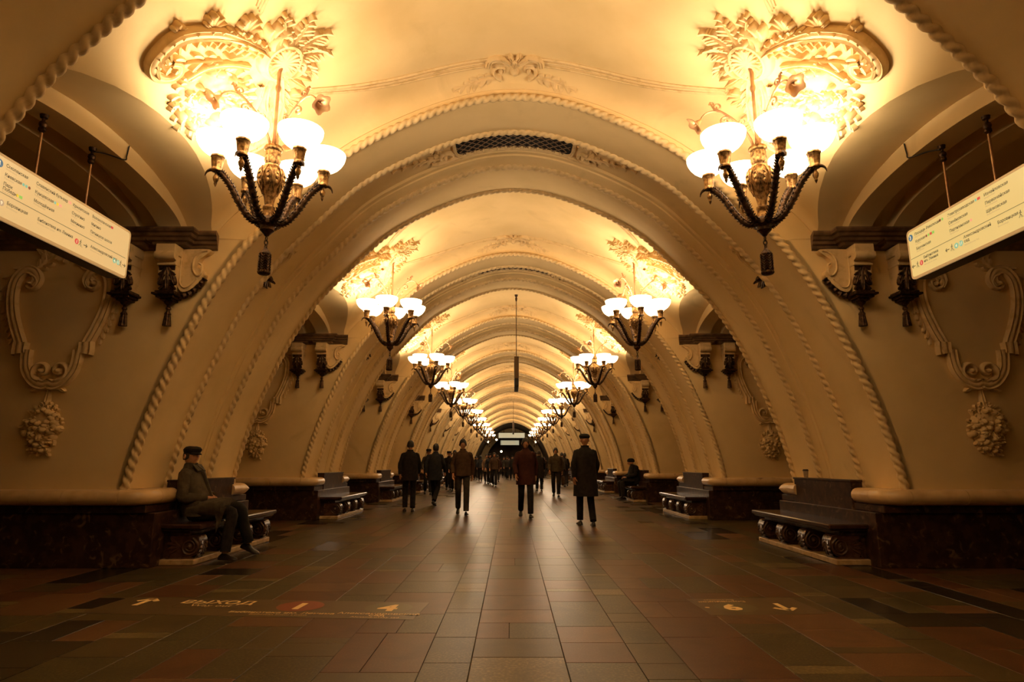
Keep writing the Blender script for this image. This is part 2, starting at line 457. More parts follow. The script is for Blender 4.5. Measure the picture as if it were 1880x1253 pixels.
for (a, b, y0, y1, c) in near:
    ob('tile', UT[c], fl, ((a + b) / 2, (y0 + y1) / 2, 0), scale=(b - a - 2 * g, y1 - y0 - 2 * g, .006))
m = MB()
for (a, b, y0, y1, c) in far:
    gg = g if y0 < 20 else .0012
    m.box(a + gg, b - gg, y0 + gg, y1 - gg, -.006, 0, mi=c)
tag(m.build('tile', TM, fl, smooth=False), 'granite floor slabs receding down the hall', kind='stuff')
# ---------------------------------------------------------------- plaster relief kit (u, v on the surface, h away from it)
class Relief:
    def __init__(s, f): s.f = f; s.m = MB()
    def petal(s, u, v, ang, L, W, H, nu=7, nv=6, curl=0.0, base=0.0, ridges=1.5, side=0.0):
        rows = []
        for i in range(nu + 1):
            t = math.sin(PI / 2 * i / nu) ** 1.15; a = ang + curl * t
            wd = W * (.18 + .95 * t ** .6) * max(0.02, 1 - t ** 4) ** .6
            cu = u + math.cos(ang + curl * t * .5) * L * t; cv = v + math.sin(ang + curl * t * .5) * L * t
            row = []
            for j in range(nv + 1):
                q = -1 + 2 * j / nv
                hh = H * (.35 + .80 * t ** 1.5) * math.sqrt(max(0, 1 - q * q)) * (1 - .3 * (math.cos(ridges * 2 * PI * q) * .5 + .5))
                if i == nu: hh *= .1
                row.append(s.f(cu - math.sin(a) * wd * q, cv + math.cos(a) * wd * q, base + hh - (.004 if abs(q) == 1 else 0)))
            rows.append(row)
        s.m.grid(rows)
    def dome(s, u, v, r, H, base=0.0, n=8, k=4, squash=1.0):
        rows = []
        for i in range(k + 1):
            a = PI / 2 * i / k
            rows.append([s.f(u + math.cos(2 * PI * j / n) * r * math.cos(a), v + math.sin(2 * PI * j / n) * r * math.cos(a) * squash, base + H * math.sin(a)) for j in range(n)])
        s.m.grid(rows, cv=True)
    def strap(s, pts, wd, H, n=6, sub=6, ridges=True, taper=None):
        p = spline([(a, b, 0) for a, b in pts], sub); L = len(p); rows = []
        sec = [(-1, -.004), (-1, .7), (-.8, 1), (-.45, .75), (-.2, .98), (.2, .98), (.45, .75), (.8, 1), (1, .7), (1, -.004)] if ridges else \
              [(math.cos(PI * i / n), math.sin(PI * i / n)) for i in range(n, -1, -1)]
        for i in range(L):
            t = (p[min(i + 1, L - 1)] - p[max(i - 1, 0)]); t.normalize()
            k = taper(i / (L - 1)) if taper else 1
            rows.append([s.f(p[i].x - t.y * wd / 2 * a * k, p[i].y + t.x * wd / 2 * a * k, b * H * (k if b > 0 else 1)) for a, b in sec])
        s.m.grid(rows)
    def spiral(s, u, v, r, a0, turns, wd, H, dirn=1):
        pts = [(u + r * (1 - .8 * t) * math.cos(a0 + dirn * 2 * PI * turns * t), v + r * (1 - .8 * t) * math.sin(a0 + dirn * 2 * PI * turns * t)) for t in [i / 14 for i in range(15)]]
        s.strap(pts, wd, H, sub=3, ridges=False, taper=lambda t: 1 - .45 * t)
        s.dome(u, v, r * .28, H * 1.25)
    def flower(s, u, v, r, H, n=6, base=0.0):
        for i in range(n):
            a = 2 * PI * i / n; s.petal(u + math.cos(a) * r * .2, v + math.sin(a) * r * .2, a, r * .85, r * .42, H * .8, 4, 4, base=base)
        s.dome(u, v, r * .3, H, base=base, n=7, k=3)
    def frond(s, pts, L0, W, H, n, sp=.9, both=True, tip=True):
        p = spline([(a, b, 0) for a, b in pts], 8)
        for i in range(n):
            t = (i + .3) / n; k = int(t * (len(p) - 2)); d = p[k + 1] - p[k]; a = math.atan2(d.y, d.x)
            L = L0 * (1 - .35 * t) * (.75 + .5 * math.sin(PI * t))
            for sg in ((1, -1) if both else (sp / abs(sp),)):
                s.petal(p[k].x, p[k].y, a + sg * abs(sp), L, W, H, 5, 4, curl=-sg * .5)
        if tip: d = p[-1] - p[-3]; s.petal(p[-1].x, p[-1].y, math.atan2(d.y, d.x), L0 * .7, W, H * 1.1, 5, 4)
        s.strap(pts, W * .6, H * .9, ridges=False, sub=5, taper=lambda t: 1 - .6 * t)

# ceiling relief: u = arc length outwards from the chandelier fixing, v = along the hall
XC = 2.36
S0 = next(s / 500 for s in range(0, 3000) if prof(s / 500, DEP)[0] >= XC)
ZC = prof(S0, DEP)[1]
def vault_f(sgn, mv=1):
    def f(u, v, h):
        vv = v * mv * .95; s = S0 + u; x, z = prof(s, bay_dep(vv, s) - h); return (sgn * x, vv, z)
    return f
def ceiling_relief(sgn):
    out = {}
    R = Relief(None)
    for mv in (-1, 1):
        R.f = vault_f(sgn, mv)
        R.strap([(.05, .12), (.14, .3), (.22, .5), (.36, .74), (.6, .92), (.82, .90), (.95, .82), (.985, .69), (.92, .58), (.82, .57), (.77, .64), (.81, .70)], .13, .085, ridges=True, taper=lambda t: .55 + .45 * math.sin(PI * min(1, t * 1.4)))
        R.frond([(.08, .15), (.14, .36), (.24, .56), (.4, .74), (.6, .86), (.8, .86), (.92, .78)], .13, .034, .125, 13, .75)
        R.frond([(.1, .2), (.18, .40), (.3, .6), (.5, .78)], .17, .04, .09, 7, .95)
        R.frond([(.45, .45), (.7, .62), (.88, .72)], .16, .04, .07, 4, .8)
        for a, L, W in ((1.55, .17, .045), (1.85, .21, .05), (2.15, .22, .05), (2.5, .20, .045), (2.85, .15, .04), (1.2, .13, .035)):
            R.petal(.16, .52, a, L, W, .085, curl=.35)
        for a, L, W in ((1.3, .13, .035), (1.6, .17, .045), (1.95, .19, .05), (2.3, .17, .045), (2.7, .13, .035)): R.petal(.36, .78, a, L, W, .085, curl=.3)
        for a, L, W in ((1.5, .12, .035), (1.9, .15, .04), (2.3, .12, .035)): R.petal(.62, .93, a, L, W, .075, curl=.3)
        R.petal(.02, .26, 1.7, .24, .05, .11, curl=.5); R.petal(.02, .24, 2.1, .26, .05, .11, curl=.4); R.petal(.0, .22, 2.5, .22, .045, .1, curl=.4)
        R.spiral(-.10, .20, .13, -.6, 1.1, .075, .10, 1)
        R.frond([(-.08, .1), (-.24, .14), (-.38, .24)], .14, .036, .10, 6, .85)
        R.frond([(-.05, .22), (-.16, .32), (-.2, .42)], .12, .035, .09, 4, .8)
        R.petal(.10, .28, 1.1, .25, .06, .1); R.petal(.2, .25, .6, .3, .07, .1, curl=.5)
        R.strap([(.28, .16), (.42, .34), (.6, .46), (.8, .48)], .06, .06)
    R.frond([(-.1, 0), (-.3, 0), (-.44, 0)], .15, .038, .1, 6, .8)
    out['acanthus_scroll'] = R.m
    R = Relief(vault_f(sgn)); rr = random.Random(3)
    R.dome(.74, 0, .34, .07, n=20, k=4, squash=1.25)
    for i in range(60):
        a = rr.uniform(0, 2 * PI); k = math.sqrt(rr.random()); u = .74 + math.cos(a) * k * .34; v = math.sin(a) * k * .43
        q = rr.random(); bh = .065 * (1 - k * k)
        if q < .4: R.dome(u, v, rr.uniform(.035, .06), rr.uniform(.06, .10) + bh, squash=rr.uniform(.8, 1.1))
        elif q < .65: R.flower(u, v, rr.uniform(.07, .10), rr.uniform(.05, .08), base=bh)
        else: R.petal(u, v, rr.uniform(0, 2 * PI), rr.uniform(.10, .16), .04, .07, 5, 4, base=bh)
    for i in range(22):
        a = 2 * PI * i / 22; R.petal(.74 + math.cos(a) * .30, math.sin(a) * .40, a, .13, .045, .07, 4, 4, curl=.4)
    for i in range(26):
        R.dome(.95 + rr.uniform(-.08, .14), rr.uniform(-.2, .2), .03, .07, n=6, k=3)
    out['flower_basket'] = R.m
    # rosette: turned disc with petals, square to the vault
    x, z = prof(S0, DEP); x2, z2 = prof(S0, DEP - 1); ax = Vector((sgn * (x2 - x), 0, z2 - z)).normalized()
    m = MB().lathe([(.0, .10), (.10, .10), (.13, .085), (.17, .09), (.185, .105), (.205, .10), (.215, .07), (.24, .06), (.25, .03), (.255, 0)], 36)
    pet = Relief(lambda u, v, h: (u, v, .09 + h))
    for i in range(14): pet.petal(.04 * math.cos(2 * PI * i / 14), .04 * math.sin(2 * PI * i / 14), 2 * PI * i / 14, .13, .03, .04, 5, 4)
    for i in range(14): pet.petal(.10 * math.cos(2 * PI * (i + .5) / 14), .10 * math.sin(2 * PI * (i + .5) / 14), 2 * PI * (i + .5) / 14, .08, .02, .03, 4, 4)
    M = Matrix.Translation((sgn * x, 0, z)) @ ax.to_track_quat('Z', 'Y').to_matrix().to_4x4()
    out['rosette'] = m.join(pet.m).xf(M)
    return out
RELM = {}
for sgn in (-1, 1):
    RELM[sgn] = {n: m.mesh(n, PLO, angle=50) for n, m in ceiling_relief(sgn).items()}
# triple line moulding along the cove + crown ornaments
def line_mould(mv):
    m = MB()
    for dv in (0, .065, .13):
        pts = []
        for i in range(-60, 61):
            s = (S0 - .05) * i / 60; t = abs(s) / S0
            v = (1.28 - .72 * t ** 3.2 + dv * (1 - .45 * t ** 3)) * mv - 0
            x, z = prof(s, bay_dep(v, s) - .004); pts.append((x, v, z))
        m.tube(pts, .016 if dv else .021, 6)
    return m
ME_LINE = [line_mould(1).mesh('line_moulding', PLO), line_mould(-1).mesh('line_moulding', PLO)]
def crown_relief():
    R = Relief(lambda u, v, h: (prof(u, bay_dep(v + .2) - h)[0], v + .2, prof(u, bay_dep(v + .2) - h)[1]))
    for sg in (-1, 1):
        R.spiral(sg * .16, 1.28, .10, PI / 2 if sg > 0 else PI / 2, 1.0, .05, .06, -sg)
        R.strap([(sg * .06, 1.16), (sg * .16, 1.06), (sg * .27, 1.08), (sg * .30, 1.2)], .07, .06)
        R.frond([(sg * .24, 1.36), (sg * .42, 1.38), (sg * .60, 1.42)], .12, .03, .05, 4, .7)
        R.petal(sg * .6, 1.42, 0 if sg > 0 else PI, .16, .03, .04)
        R.petal(sg * .10, 1.22, PI / 2 + sg * 2.3, .17, .05, .06)
    for a in (-.6, -.2, .2, .6): R.petal(0, 1.26, -PI / 2 + a, .27, .045, .07)
    R.dome(0, 1.30, .05, .07); 
    return R.m
ME_CROWN = crown_relief().mesh('crown_ornament', PLO, angle=50)
def end_relief():
    R = Relief(lambda u, v, h: (prof(u, bay_dep(v) - h)[0], v, prof(u, bay_dep(v) - h)[1]))
    b = -1.52
    R.strap([(-.26, b), (-.13, b + .03), (0, b + .04), (.13, b + .03), (.26, b)], .14, .06)
    for i in range(-2, 3): R.petal(i * .08, b, PI / 2, .13, .03, .08, 4, 4)
    for sg in (-1, 1): R.spiral(sg * .2, b + .03, .05, 0, 1, .03, .08, sg)
    return R.m
ME_ENDR = end_relief().mesh('crown_tablet', PLO, angle=50)

# ventilation grille in the recess at the crown of a rib
def grille():
    parts = {}
    def P3(s, y, d): x, z = prof(s, d * gs(s)); return (x, y, z)
    a, y0, y1 = .84, -.50, .19
    m = MB(); m.grid([[P3(-a + 2 * a * i / 24, y, GD + .0 - .004) for y in (y0, y1)] for i in range(25)]); parts['duct_shade_sheet'] = (m, DUCT_SHADE)  # black sheet on the recess paints the shade behind the bars
    bars = []; n = 26; step = 2 * a / n; H = (y1 - y0)
    sp = .13
    k = -a - H
    while k < a:
        for sg in (1, -1):
            pts = []
            for j in range(9):
                t = j / 8; s = k + H * t; y = y0 + H * t if sg > 0 else y1 - H * t
                if -a <= s <= a: pts.append(P3(s, y, GD - .018))
            if len(pts) > 1: bars.append(MB().tube(pts, .009, 4, flat=.8))
        k += sp
    return parts, bars
GP, GB = grille()
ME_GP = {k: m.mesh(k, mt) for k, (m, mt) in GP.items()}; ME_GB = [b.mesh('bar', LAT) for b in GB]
def grille_frame():
    R = Relief(lambda u, v, h: (prof(u, GD * gs(u) - h)[0], v, prof(u, GD * gs(u) - h)[1]))
    R.strap([(-.84, -.47), (-.86, -.1), (-.80, .20), (-.4, .225), (0, .23), (.4, .225), (.80, .20), (.86, -.1), (.84, -.47)], .05, .04)
    for i in range(15): R.dome(-.8 + 1.6 * i / 14, .20, .03, .05, n=6, k=2)
    for sg in (-1, 1):
        R.spiral(sg * 1.02, .08, .12, 0, 1.1, .06, .07, sg); R.flower(sg * 1.12, -.18, .10, .08)
        R.flower(sg * .95, -.25, .08, .07); R.frond([(sg * 1.0, .1), (sg * 1.3, 0), (sg * 1.75, -.12)], .14, .035, .06, 6, .7)
        R.strap([(sg * .8, .22), (sg * 1.1, .23), (sg * 1.25, .15)], .05, .05)
        for i in range(6): R.dome(sg * (1.25 + .08 * i), -.3 + .02 * i, .045, .05, n=6, k=2)
    return R.m
ME_GF = grille_frame().mesh('leafy_frame', PLO, angle=50)
for i, k in enumerate(KS):
    if k < 0: continue
    y = PIER0 + PERIOD * k
    if k < 8:
        g = thing('ventilation_grille', 'diamond iron ventilation grille in leafy plaster frame at the crown of the %s arch' % ('nearest' if k == 0 else ORD[k]), 'grille', (0, y, 0), group='ventilation grilles along the crown')
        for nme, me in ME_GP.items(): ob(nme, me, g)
        ob('leafy_frame', ME_GF, g)
        if k < 2:
            for me in ME_GB: ob('bar', me, g)
        else:
            mm = MB(); [mm.join(b) for b in GB]; tag(mm.build('lattice', LAT, g), kind='stuff') if k == 2 else None
            if k == 2: LATME = [o for o in bpy.data.objects if o.name.startswith('lattice')][0].data
            else: tag(ob('lattice', LATME, g), kind='stuff')
for k in KS:
    yb = BAY0 + PERIOD * k
    b = MK_BAY[KS.index(k)]
    ob('line_moulding', ME_LINE[0], b); ob('line_moulding', ME_LINE[1], b)
    which = 'nearest' if k == 0 else ORD[k] if k > 0 else 'overhead'
    if k >= 0:
        g = thing('crown_ornament', 'plaster shell and scroll ornament at the crown just before the %s grille arch' % which, 'plaster ornament', (0, yb, 0), group='crown ornaments')
        ob('shell_relief', ME_CROWN, g)
        if k > 0:
            g = thing('crown_tablet', 'small plaster tablet at the crown just behind the %s grille arch' % ('nearest' if k == 1 else ORD[k - 1]), 'plaster ornament', (0, yb, 0), group='crown tablets')
            ob('tablet_relief', ME_ENDR, g)
    for sgn in (-1, 1):
        if k < 0: continue
        row = 'left' if sgn < 0 else 'right'
        g = thing('ceiling_relief', 'white plaster leaf scrolls and flower basket around the %s chandelier of the %s row' % ('nearest' if k == 0 else ORD[k], row), 'plaster ornament', (0, yb, 0), group='plaster reliefs above the chandeliers')
        for n, me in RELM[sgn].items(): ob(n, me, g)

# ---------------------------------------------------------------- chandelier
def chandelier_parts():
    Z0 = 3.26; Q = lambda l: [(r, z - Z0) for z, r in l]
    T = {}
    T['rod'] = MB().lathe(Q([(4.17, .02), (4.2, .03), (4.24, .018), (4.26, .016), (4.78, .016), (4.80, .024), (4.83, .028), (4.86, .018), (5.0, .02), (5.04, .032), (ZC - .05, .034), (ZC - .05, 0)]), 12)
    T['urn'] = MB().lathe(Q([(4.19, .0), (4.19, .03), (4.185, .078), (4.17, .088), (4.15, .088), (4.135, .076), (4.13, .07)]), 24) \
        .join(MB().lathe(Q([(4.13, .07), (4.09, .068), (4.04, .074), (4.01, .064), (3.995, .058)]), 48, flute=12, fa=.06)) \
        .join(MB().lathe(Q([(3.995, .058), (3.985, .074), (3.97, .074), (3.96, .088), (3.92, .112), (3.87, .12), (3.81, .112), (3.74, .082), (3.66, .054), (3.59, .042), (3.57, .042), (3.56, .056), (3.54, .058), (3.53, .05), (3.50, .052), (3.46, .055), (3.44, .06)]), 32, flute=8, fa=.035))
    # leaf relief around the urn body
    def urn_f(u, v, h):
        z = v; rr = [(3.995, .058), (3.96, .088), (3.92, .112), (3.87, .12), (3.81, .112), (3.74, .082), (3.66, .054), (3.59, .042)]
        r = .05
        for (a, ra), (b, rb) in zip(rr, rr[1:]):
            if b <= z <= a: r = rb + (ra - rb) * (z - b) / (a - b)
        return ((r + h) * math.cos(u), (r + h) * math.sin(u), z - Z0)
    R = Relief(urn_f)
    for i in range(8):
        u = 2 * PI * i / 8
        for sg in (-1, 1):
            pts = [(u + sg * .36 * math.sin(PI * t) , 3.96 - .27 * t) for t in [j / 8 for j in range(9)]]
            rows = []
            for (uu, zz) in pts: rows.append([urn_f(uu - .07, zz, -.003), urn_f(uu - .04, zz, .012), urn_f(uu + .04, zz, .012), urn_f(uu + .07, zz, -.003)])
            R.m.grid(rows)
        for zz in (3.90, 3.85, 3.80):
            rows = []
            for j in range(6):
                t = j / 5; wdt = .16 * math.sin(PI * t * .9 + .15)
                rows.append([urn_f(u + q * wdt, zz - .05 * t + .02 * abs(q), .016 * (1 - abs(q)) + .006 * t) for q in (-1, -.5, 0, .5, 1)])
            R.m.grid(rows)
    T['urn_leaves'] = R.m
    T['hub'] = MB().lathe(Q([(3.46, .05), (3.445, .075), (3.42, .088), (3.38, .085), (3.365, .066), (3.335, .062), (3.325, .066), (3.31, .05), (3.285, .028), (3.27, .018), (3.262, 0)]), 20, flute=10, fa=.03)
    ch = MB(); 
    for i, zz in enumerate((3.245, 3.205, 3.165)):
        pts = [Vector((.016 * math.cos(a) * (1 if i % 2 else 0), .016 * math.cos(a) * (0 if i % 2 else 1), zz - Z0 + .026 * math.sin(a))) for a in [2 * PI * j / 10 for j in range(11)]]
        ch.tube(pts, .006, 5, cap=False)
    T['chain'] = ch
    ts = MB().lathe(Q([(3.16, .0), (3.16, .012), (3.15, .016), (3.135, .022), (3.105, .048), (3.09, .054)]), 16)
    ts.lathe(Q([(3.09, .054), (3.075, .049), (2.925, .049), (2.915, .056), (2.90, .053), (2.89, .042), (2.885, 0)]), 48, flute=16, fa=.07)
    for i in range(8):
        for j in range(6):
            z = 3.055 - j * .025 - Z0
            for sg in (-1, 1):
                a = 2 * PI * i / 8; a2 = a + sg * PI / 8
                ts.tube([(.054 * math.cos(a), .054 * math.sin(a), z), (.054 * math.cos(a2), .054 * math.sin(a2), z + .022)], .005, 4, cap=False)
    T['tassel'] = ts
    # arm along +X
    arm_pts = spline([(.06, 0, 3.415), (.12, 0, 3.405), (.19, 0, 3.46), (.27, 0, 3.58), (.34, 0, 3.71), (.405, 0, 3.80), (.45, 0, 3.845), (.49, 0, 3.84)], 7)
    arm_pts = [Vector((p.x, 0, p.z - Z0)) for p in arm_pts]
    m = MB().tube(arm_pts, lambda t: .022 + .010 * math.sin(PI * min(1, t * 1.1)) + .003 * math.sin(t * 90), 8)
    for i in range(3, len(arm_pts) - 6, 2):
        p = arm_pts[i]; d = (arm_pts[i + 1] - p).normalized(); nn = Vector((-d.z, 0, d.x))
        for sg in (-1, 1):
            for up in (.5, -.5):
                b = p + Vector((0, sg * .018, 0)) + nn * .018 * up * 1.4
                tip = b + d * .020 + Vector((0, sg * .022, 0)) + nn * .018 * up
                m.add([b - d * .014, b + d * .014, b + nn * .012 * (1 if up > 0 else -1), tip], [(0, 1, 3), (1, 2, 3), (2, 0, 3)])
        tip = p + nn * .045 + d * .015; tip2 = p - nn * .043 + d * .015
        m.add([p - d * .014 + nn * .02 + Vector((0, .012, 0)), p - d * .014 + nn * .02 - Vector((0, .012, 0)), p + d * .014 + nn * .02, tip], [(0, 1, 3), (1, 2, 3), (2, 0, 3)])
        m.add([p - d * .014 - nn * .02 + Vector((0, .012, 0)), p - d * .014 - nn * .02 - Vector((0, .012, 0)), p + d * .014 - nn * .02, tip2], [(0, 1, 3), (1, 2, 3), (2, 0, 3)])
    cu = spline([(.47, 0, 3.845), (.52, 0, 3.86), (.56, 0, 3.835), (.575, 0, 3.79)], 5)
    m.tube([(p.x, 0, p.z - Z0) for p in cu], lambda t: .022 * (1 - t) + .003, 7)
    T['arm'] = m
    T['cup'] = MB().lathe(Q([(3.845, 0), (3.845, .03), (3.85, .05), (3.862, .052), (3.872, .046), (3.885, .044), (3.93, .050), (3.985, .056), (3.99, .062), (4.004, .062), (4.006, .03)]), 32, flute=8, fa=.04)
    T['pendant'] = MB().lathe(Q([(3.845, .02), (3.82, .012), (3.80, .022), (3.785, .028), (3.76, .024), (3.735, .012), (3.73, .016), (3.715, .012), (3.69, 0)]), 12)
    T['bowl'] = MB().lathe(Q([(4.003, .0), (4.003, .045), (4.012, .075), (4.03, .11), (4.058, .145), (4.095, .175), (4.135, .196), (4.17, .205), (4.192, .206), (4.194, .201), (4.17, .199), (4.135, .19), (4.095, .168), (4.06, .138), (4.034, .104), (4.018, .07), (4.012, .0)]), 32)
    # flower branch along +X
    bp = spline([(.03, 0, 4.19), (.05, 0, 4.28), (.10, 0, 4.40), (.17, 0, 4.51), (.25, 0, 4.60), (.31, 0, 4.65), (.335, 0, 4.70), (.345, 0, 4.73)], 6)
    m = MB().tube([(p.x * 1.2, 0, p.z - Z0) for p in bp], lambda t: .014 - .005 * t, 6)
    sp = spline([(.24, 0, 4.59), (.31, 0, 4.625), (.37, 0, 4.62), (.41, 0, 4.585), (.425, 0, 4.555)], 6)
    m.tube([(p.x * 1.2, 0, p.z - Z0) for p in sp], .009, 6)
    def curl(cx, cz, r, a0, turns, dr):
        r *= 1.25; cx *= 1.2
        return [(cx + r * (1 - .8 * t) * math.cos(a0 + dr * 2 * PI * turns * t), 0, cz - Z0 + r * (1 - .8 * t) * math.sin(a0 + dr * 2 * PI * turns * t)) for t in [i / 18 for i in range(19)]]
    m.tube(curl(.235, 4.50, .042, 2.6, 1.3, -1), .010, 6); m.tube(curl(.285, 4.665, .034, -.6, 1.2, 1), .009, 6)
    m.tube(curl(.33, 4.70, .022, 0, .9, 1), .008, 5); m.tube(curl(.16, 4.40, .032, 2.0, 1.0, -1), .009, 6); m.tube(curl(.10, 4.47, .03, -.4, 1.1, 1), .005, 6)
    T['flower_branch'] = m
    fm = MB(); ax = Vector((.75, 0, -.66))
    n = 24; rows = []
    for i in range(n):
        a = 2 * PI * i / n; lob = .5 + .5 * math.cos(5 * a)
        rows.append([Vector((r * (1 + k * lob) * math.cos(a), r * (1 + k * lob) * math.sin(a), z + k * .5 * lob * r)) for r, z, k in ((.008, 0, 0), (.014, .02, 0), (.026, .045, .05), (.046, .065, .2), (.062, .066, .3), (.06, .062, .3), (.042, .058, .2), (.02, .04, 0), (.0, .03, 0))])
    q = ax.to_track_quat('Z', 'Y'); rows = [[q @ (p * 1.35) + Vector((.506, 0, 4.555 - Z0)) for p in r] for r in rows]
    fm.grid(rows, cu=True); fm.tube([Vector((.506, 0, 4.555 - Z0)) + ax * .02, Vector((.506, 0, 4.555 - Z0)) + ax * .09], .011, 6)
    T['bell_flower'] = fm
    return T, Z0
CT, CZ0 = chandelier_parts()
CM = {}
CMAT = dict(rod=ROD, urn=GILT, urn_leaves=GILT, hub=BRZ, chain=BRZ, tassel=BRZ, arm=BRZ, cup=GILT, pendant=GILT, bowl=GLASS, flower_branch=ROD, bell_flower=ROD)
for n, m in CT.items(): CM[n] = m.mesh(n, CMAT[n], angle=45)
LB = bpy.data.lights.new('bulb', 'POINT'); LB.energy = BULB_W; LB.color = BULB_C; LB.shadow_soft_size = .05
LF = bpy.data.lights.new('bulb_cluster', 'POINT'); LF.energy = BULB_W * 6; LF.color = BULB_C; LF.shadow_soft_size = .25
def chandelier(sgn, k, rot, dx=0, dy=0):
    y = BAY0 + PERIOD * k + .03; row = 'left' if sgn < 0 else 'right'
    if k < 0: lab = 'bronze chandelier of the %s row hanging above the camera, out of frame' % row
    elif k == 0: lab = 'nearest bronze chandelier of the %s row, six glowing bowls, close to lit route sign' % row
    else: lab = 'bronze chandelier with six glowing bowls, %s of the %s row' % (ORD[k], row)
    c = thing('chandelier', lab, 'chandelier', (sgn * XC + dx, y + dy, CZ0), math.radians(rot), 'chandeliers in two rows along the hall')
    for n in ('rod', 'urn', 'hub', 'chain', 'tassel'):
        o = ob(n, CM[n], c)
        if n == 'urn': ob('urn_leaves', CM['urn_leaves'], o)
    for i in range(6):
        a = math.radians(30 + 60 * i)
        arm = ob('arm', CM['arm'], c, rot=(0, 0, a))
        ob('pendant', CM['pendant'], arm, loc=(.48, 0, 0)); ob('cup', CM['cup'], arm, loc=(.48, 0, 0))
        ob('glass_bowl', CM['bowl'], c, loc=(.48 * math.cos(a), .48 * math.sin(a), 0))
        if k <= 3:
            ob('bulb', LB, c, loc=(.48 * math.cos(a), .48 * math.sin(a), 4.13 - CZ0))
    if k > 3: ob('bulb', LF, c, loc=(.0, 0, 4.42 - CZ0))
    for i in range(3):
        b = ob('flower_branch', CM['flower_branch'], c, rot=(0, 0, math.radians(45 + 120 * i)))
        ob('bell_flower', CM['bell_flower'], b)
    return c
rl = random.Random(11)
for k in range(-1, 11):
    chandelier(-1, k, 50 if k == 0 else rl.choice([0, 20, 35, 60, 85]))
    chandelier(1, k, 0 if k == 0 else rl.choice([0, 20, 35, 60, 85]))
#PART3
# ---------------------------------------------------------------- wall consoles (origin: wall face, under the cornice; y<0 is outwards)
def console_parts(corner):
    T = {}
    m = MB(); m.box(-.115, .115, -.27, .04, -.12, 0, .006)
    m.lathe([(.0, -.118), (.055, -.118), (.058, -.10), (.058, .10), (.055, .118), (.0, .118)], 16, at=(0, -.235, -.135), axis=(1, 0, 0))
    m.box(-.10, .10, -.20, .04, -.225, -.12, .004); m.box(-.11, .11, -.215, .04, -.245, -.22, .004)
    rows = []
    for z, d, wd in ((-.245, .19, .105), (-.33, .185, .10), (-.42, .165, .092), (-.50, .14, .082), (-.55, .13, .075)):
        rows.append([(-wd, .03, z), (-wd, -d, z), (wd, -d, z), (wd, .03, z)])
    m.grid(rows, cv=True); T['console_body'] = (m, PLO)
    R = Relief(lambda u, v, h: (u, -(.19 + .12 * max(0, (v + .25)) * -0 - .17 * (-(v) - .25) * 1.1) - h + .0, v))
    R.f = lambda u, v, h: (u, -(.195 - .21 * max(0, -v - .25)) - h, v)
    for a, L in ((-PI / 2, .27), (-PI / 2 + .35, .22), (-PI / 2 - .35, .22)): R.petal(.0 + (a + PI / 2) * .07, -.27, a, L, .045, .035)
    for i in range(4):
        for sg in (-1, 1): R.petal(sg * .02, -.30 - .055 * i, -PI / 2 + sg * .9, .10, .03, .035, 5, 4)
    m = R.m
    m.grid([[(-.098, -.197, -.25), (.098, -.197, -.25)], [(-.078, -.14, -.54), (.078, -.14, -.54)]]); T['leaf_front'] = (m, BRZ)
    m = MB(); m.box(-.115, .115, -.20, .03, -.575, -.55, .005); m.box(-.14, .14, -.225, .03, -.60, -.575, .005); m.box(-.105, .105, -.19, .03, -.63, -.60, .005); m.box(-.07, .07, -.15, .03, -.655, -.63, .005)
    m.lathe([(.0, -.655), (.06, -.655), (.05, -.68), (.022, -.705), (.018, -.72), (.03, -.735), (.03, -.75), (.018, -.76), (.0, -.765)], 14, at=(0, -.07, 0)); T['console_foot'] = (m, BRZ)
    m = MB().lathe([(.0, -.75), (.018, -.755), (.02, -.78), (.03, -.79), (.036, -.81), (.03, -.82), (.034, -.84), (.045, -.95), (.04, -.955), (0, -.955)], 40, at=(0, -.07, 0), flute=10, fa=.07); T['tassel'] = (m, BRZ)
    if corner:
        # pierced scroll plate reaching sideways to the hall (+x for the left wall)
        SX = lambda l: [(.09 + (a - .09) * .66, b, c) for a, b, c in l]
        out = spline(SX([(.09, 0, -.01), (.60, 0, -.01), (.585, 0, -.06), (.50, 0, -.08), (.43, 0, -.14), (.41, 0, -.22), (.45, 0, -.28), (.52, 0, -.27), (.56, 0, -.33), (.50, 0, -.39), (.40, 0, -.47), (.28, 0, -.53), (.17, 0, -.535), (.10, 0, -.48), (.08, 0, -.36)]), 4)
        cx = (.22, -.22); m = MB(); n = len(out)
        v = [(p.x, yy, p.z) for yy in (-.09, .03) for p in out] + [(cx[0], -.09, cx[1])]
        f = [(i, (i + 1) % n, n + (i + 1) % n, n + i) for i in range(n)] + [(i, (i + 1) % n, 2 * n) for i in range(n)]
        m.add(v, f)
        R2 = Relief(lambda u, v, h: (u, -.088 - h, v))
        R2.f = lambda u, v, h: (.09 + (u - .09) * .66, -.088 - h, v)
        R2.strap([(.58, -.03), (.46, -.05), (.36, -.13), (.35, -.26), (.43, -.34), (.50, -.31), (.505, -.22), (.45, -.19)], .03, .03, ridges=False)
        R2.strap([(.42, -.38), (.32, -.46), (.22, -.49), (.14, -.44), (.12, -.3), (.12, -.1)], .02, .02, ridges=False)
        m.join(R2.m); T['scroll_plate'] = (m, PLO)
        R3 = MB(); pth = spline(SX([(.54, 0, -.36), (.47, 0, -.43), (.37, 0, -.51), (.25, 0, -.565), (.12, 0, -.58)]), 6)
        R3.tube([(p.x, -.05, p.z) for p in pth], lambda t: .035 + .012 * math.sin(t * 40), 8); T['leaf_band'] = (R3, BRZ)
    return T
CON = {c: console_parts(c) for c in (0, 1)}
def meshset(T, mir=False): return {n: (m.mirror_x() if mir else m).mesh(n, mt, angle=35) for n, (m, mt) in T.items()}
CONM = {('left', c): meshset(CON[c]) for c in (0, 1)}; CONM.update({('right', c): meshset(CON[c], True) for c in (0, 1)})
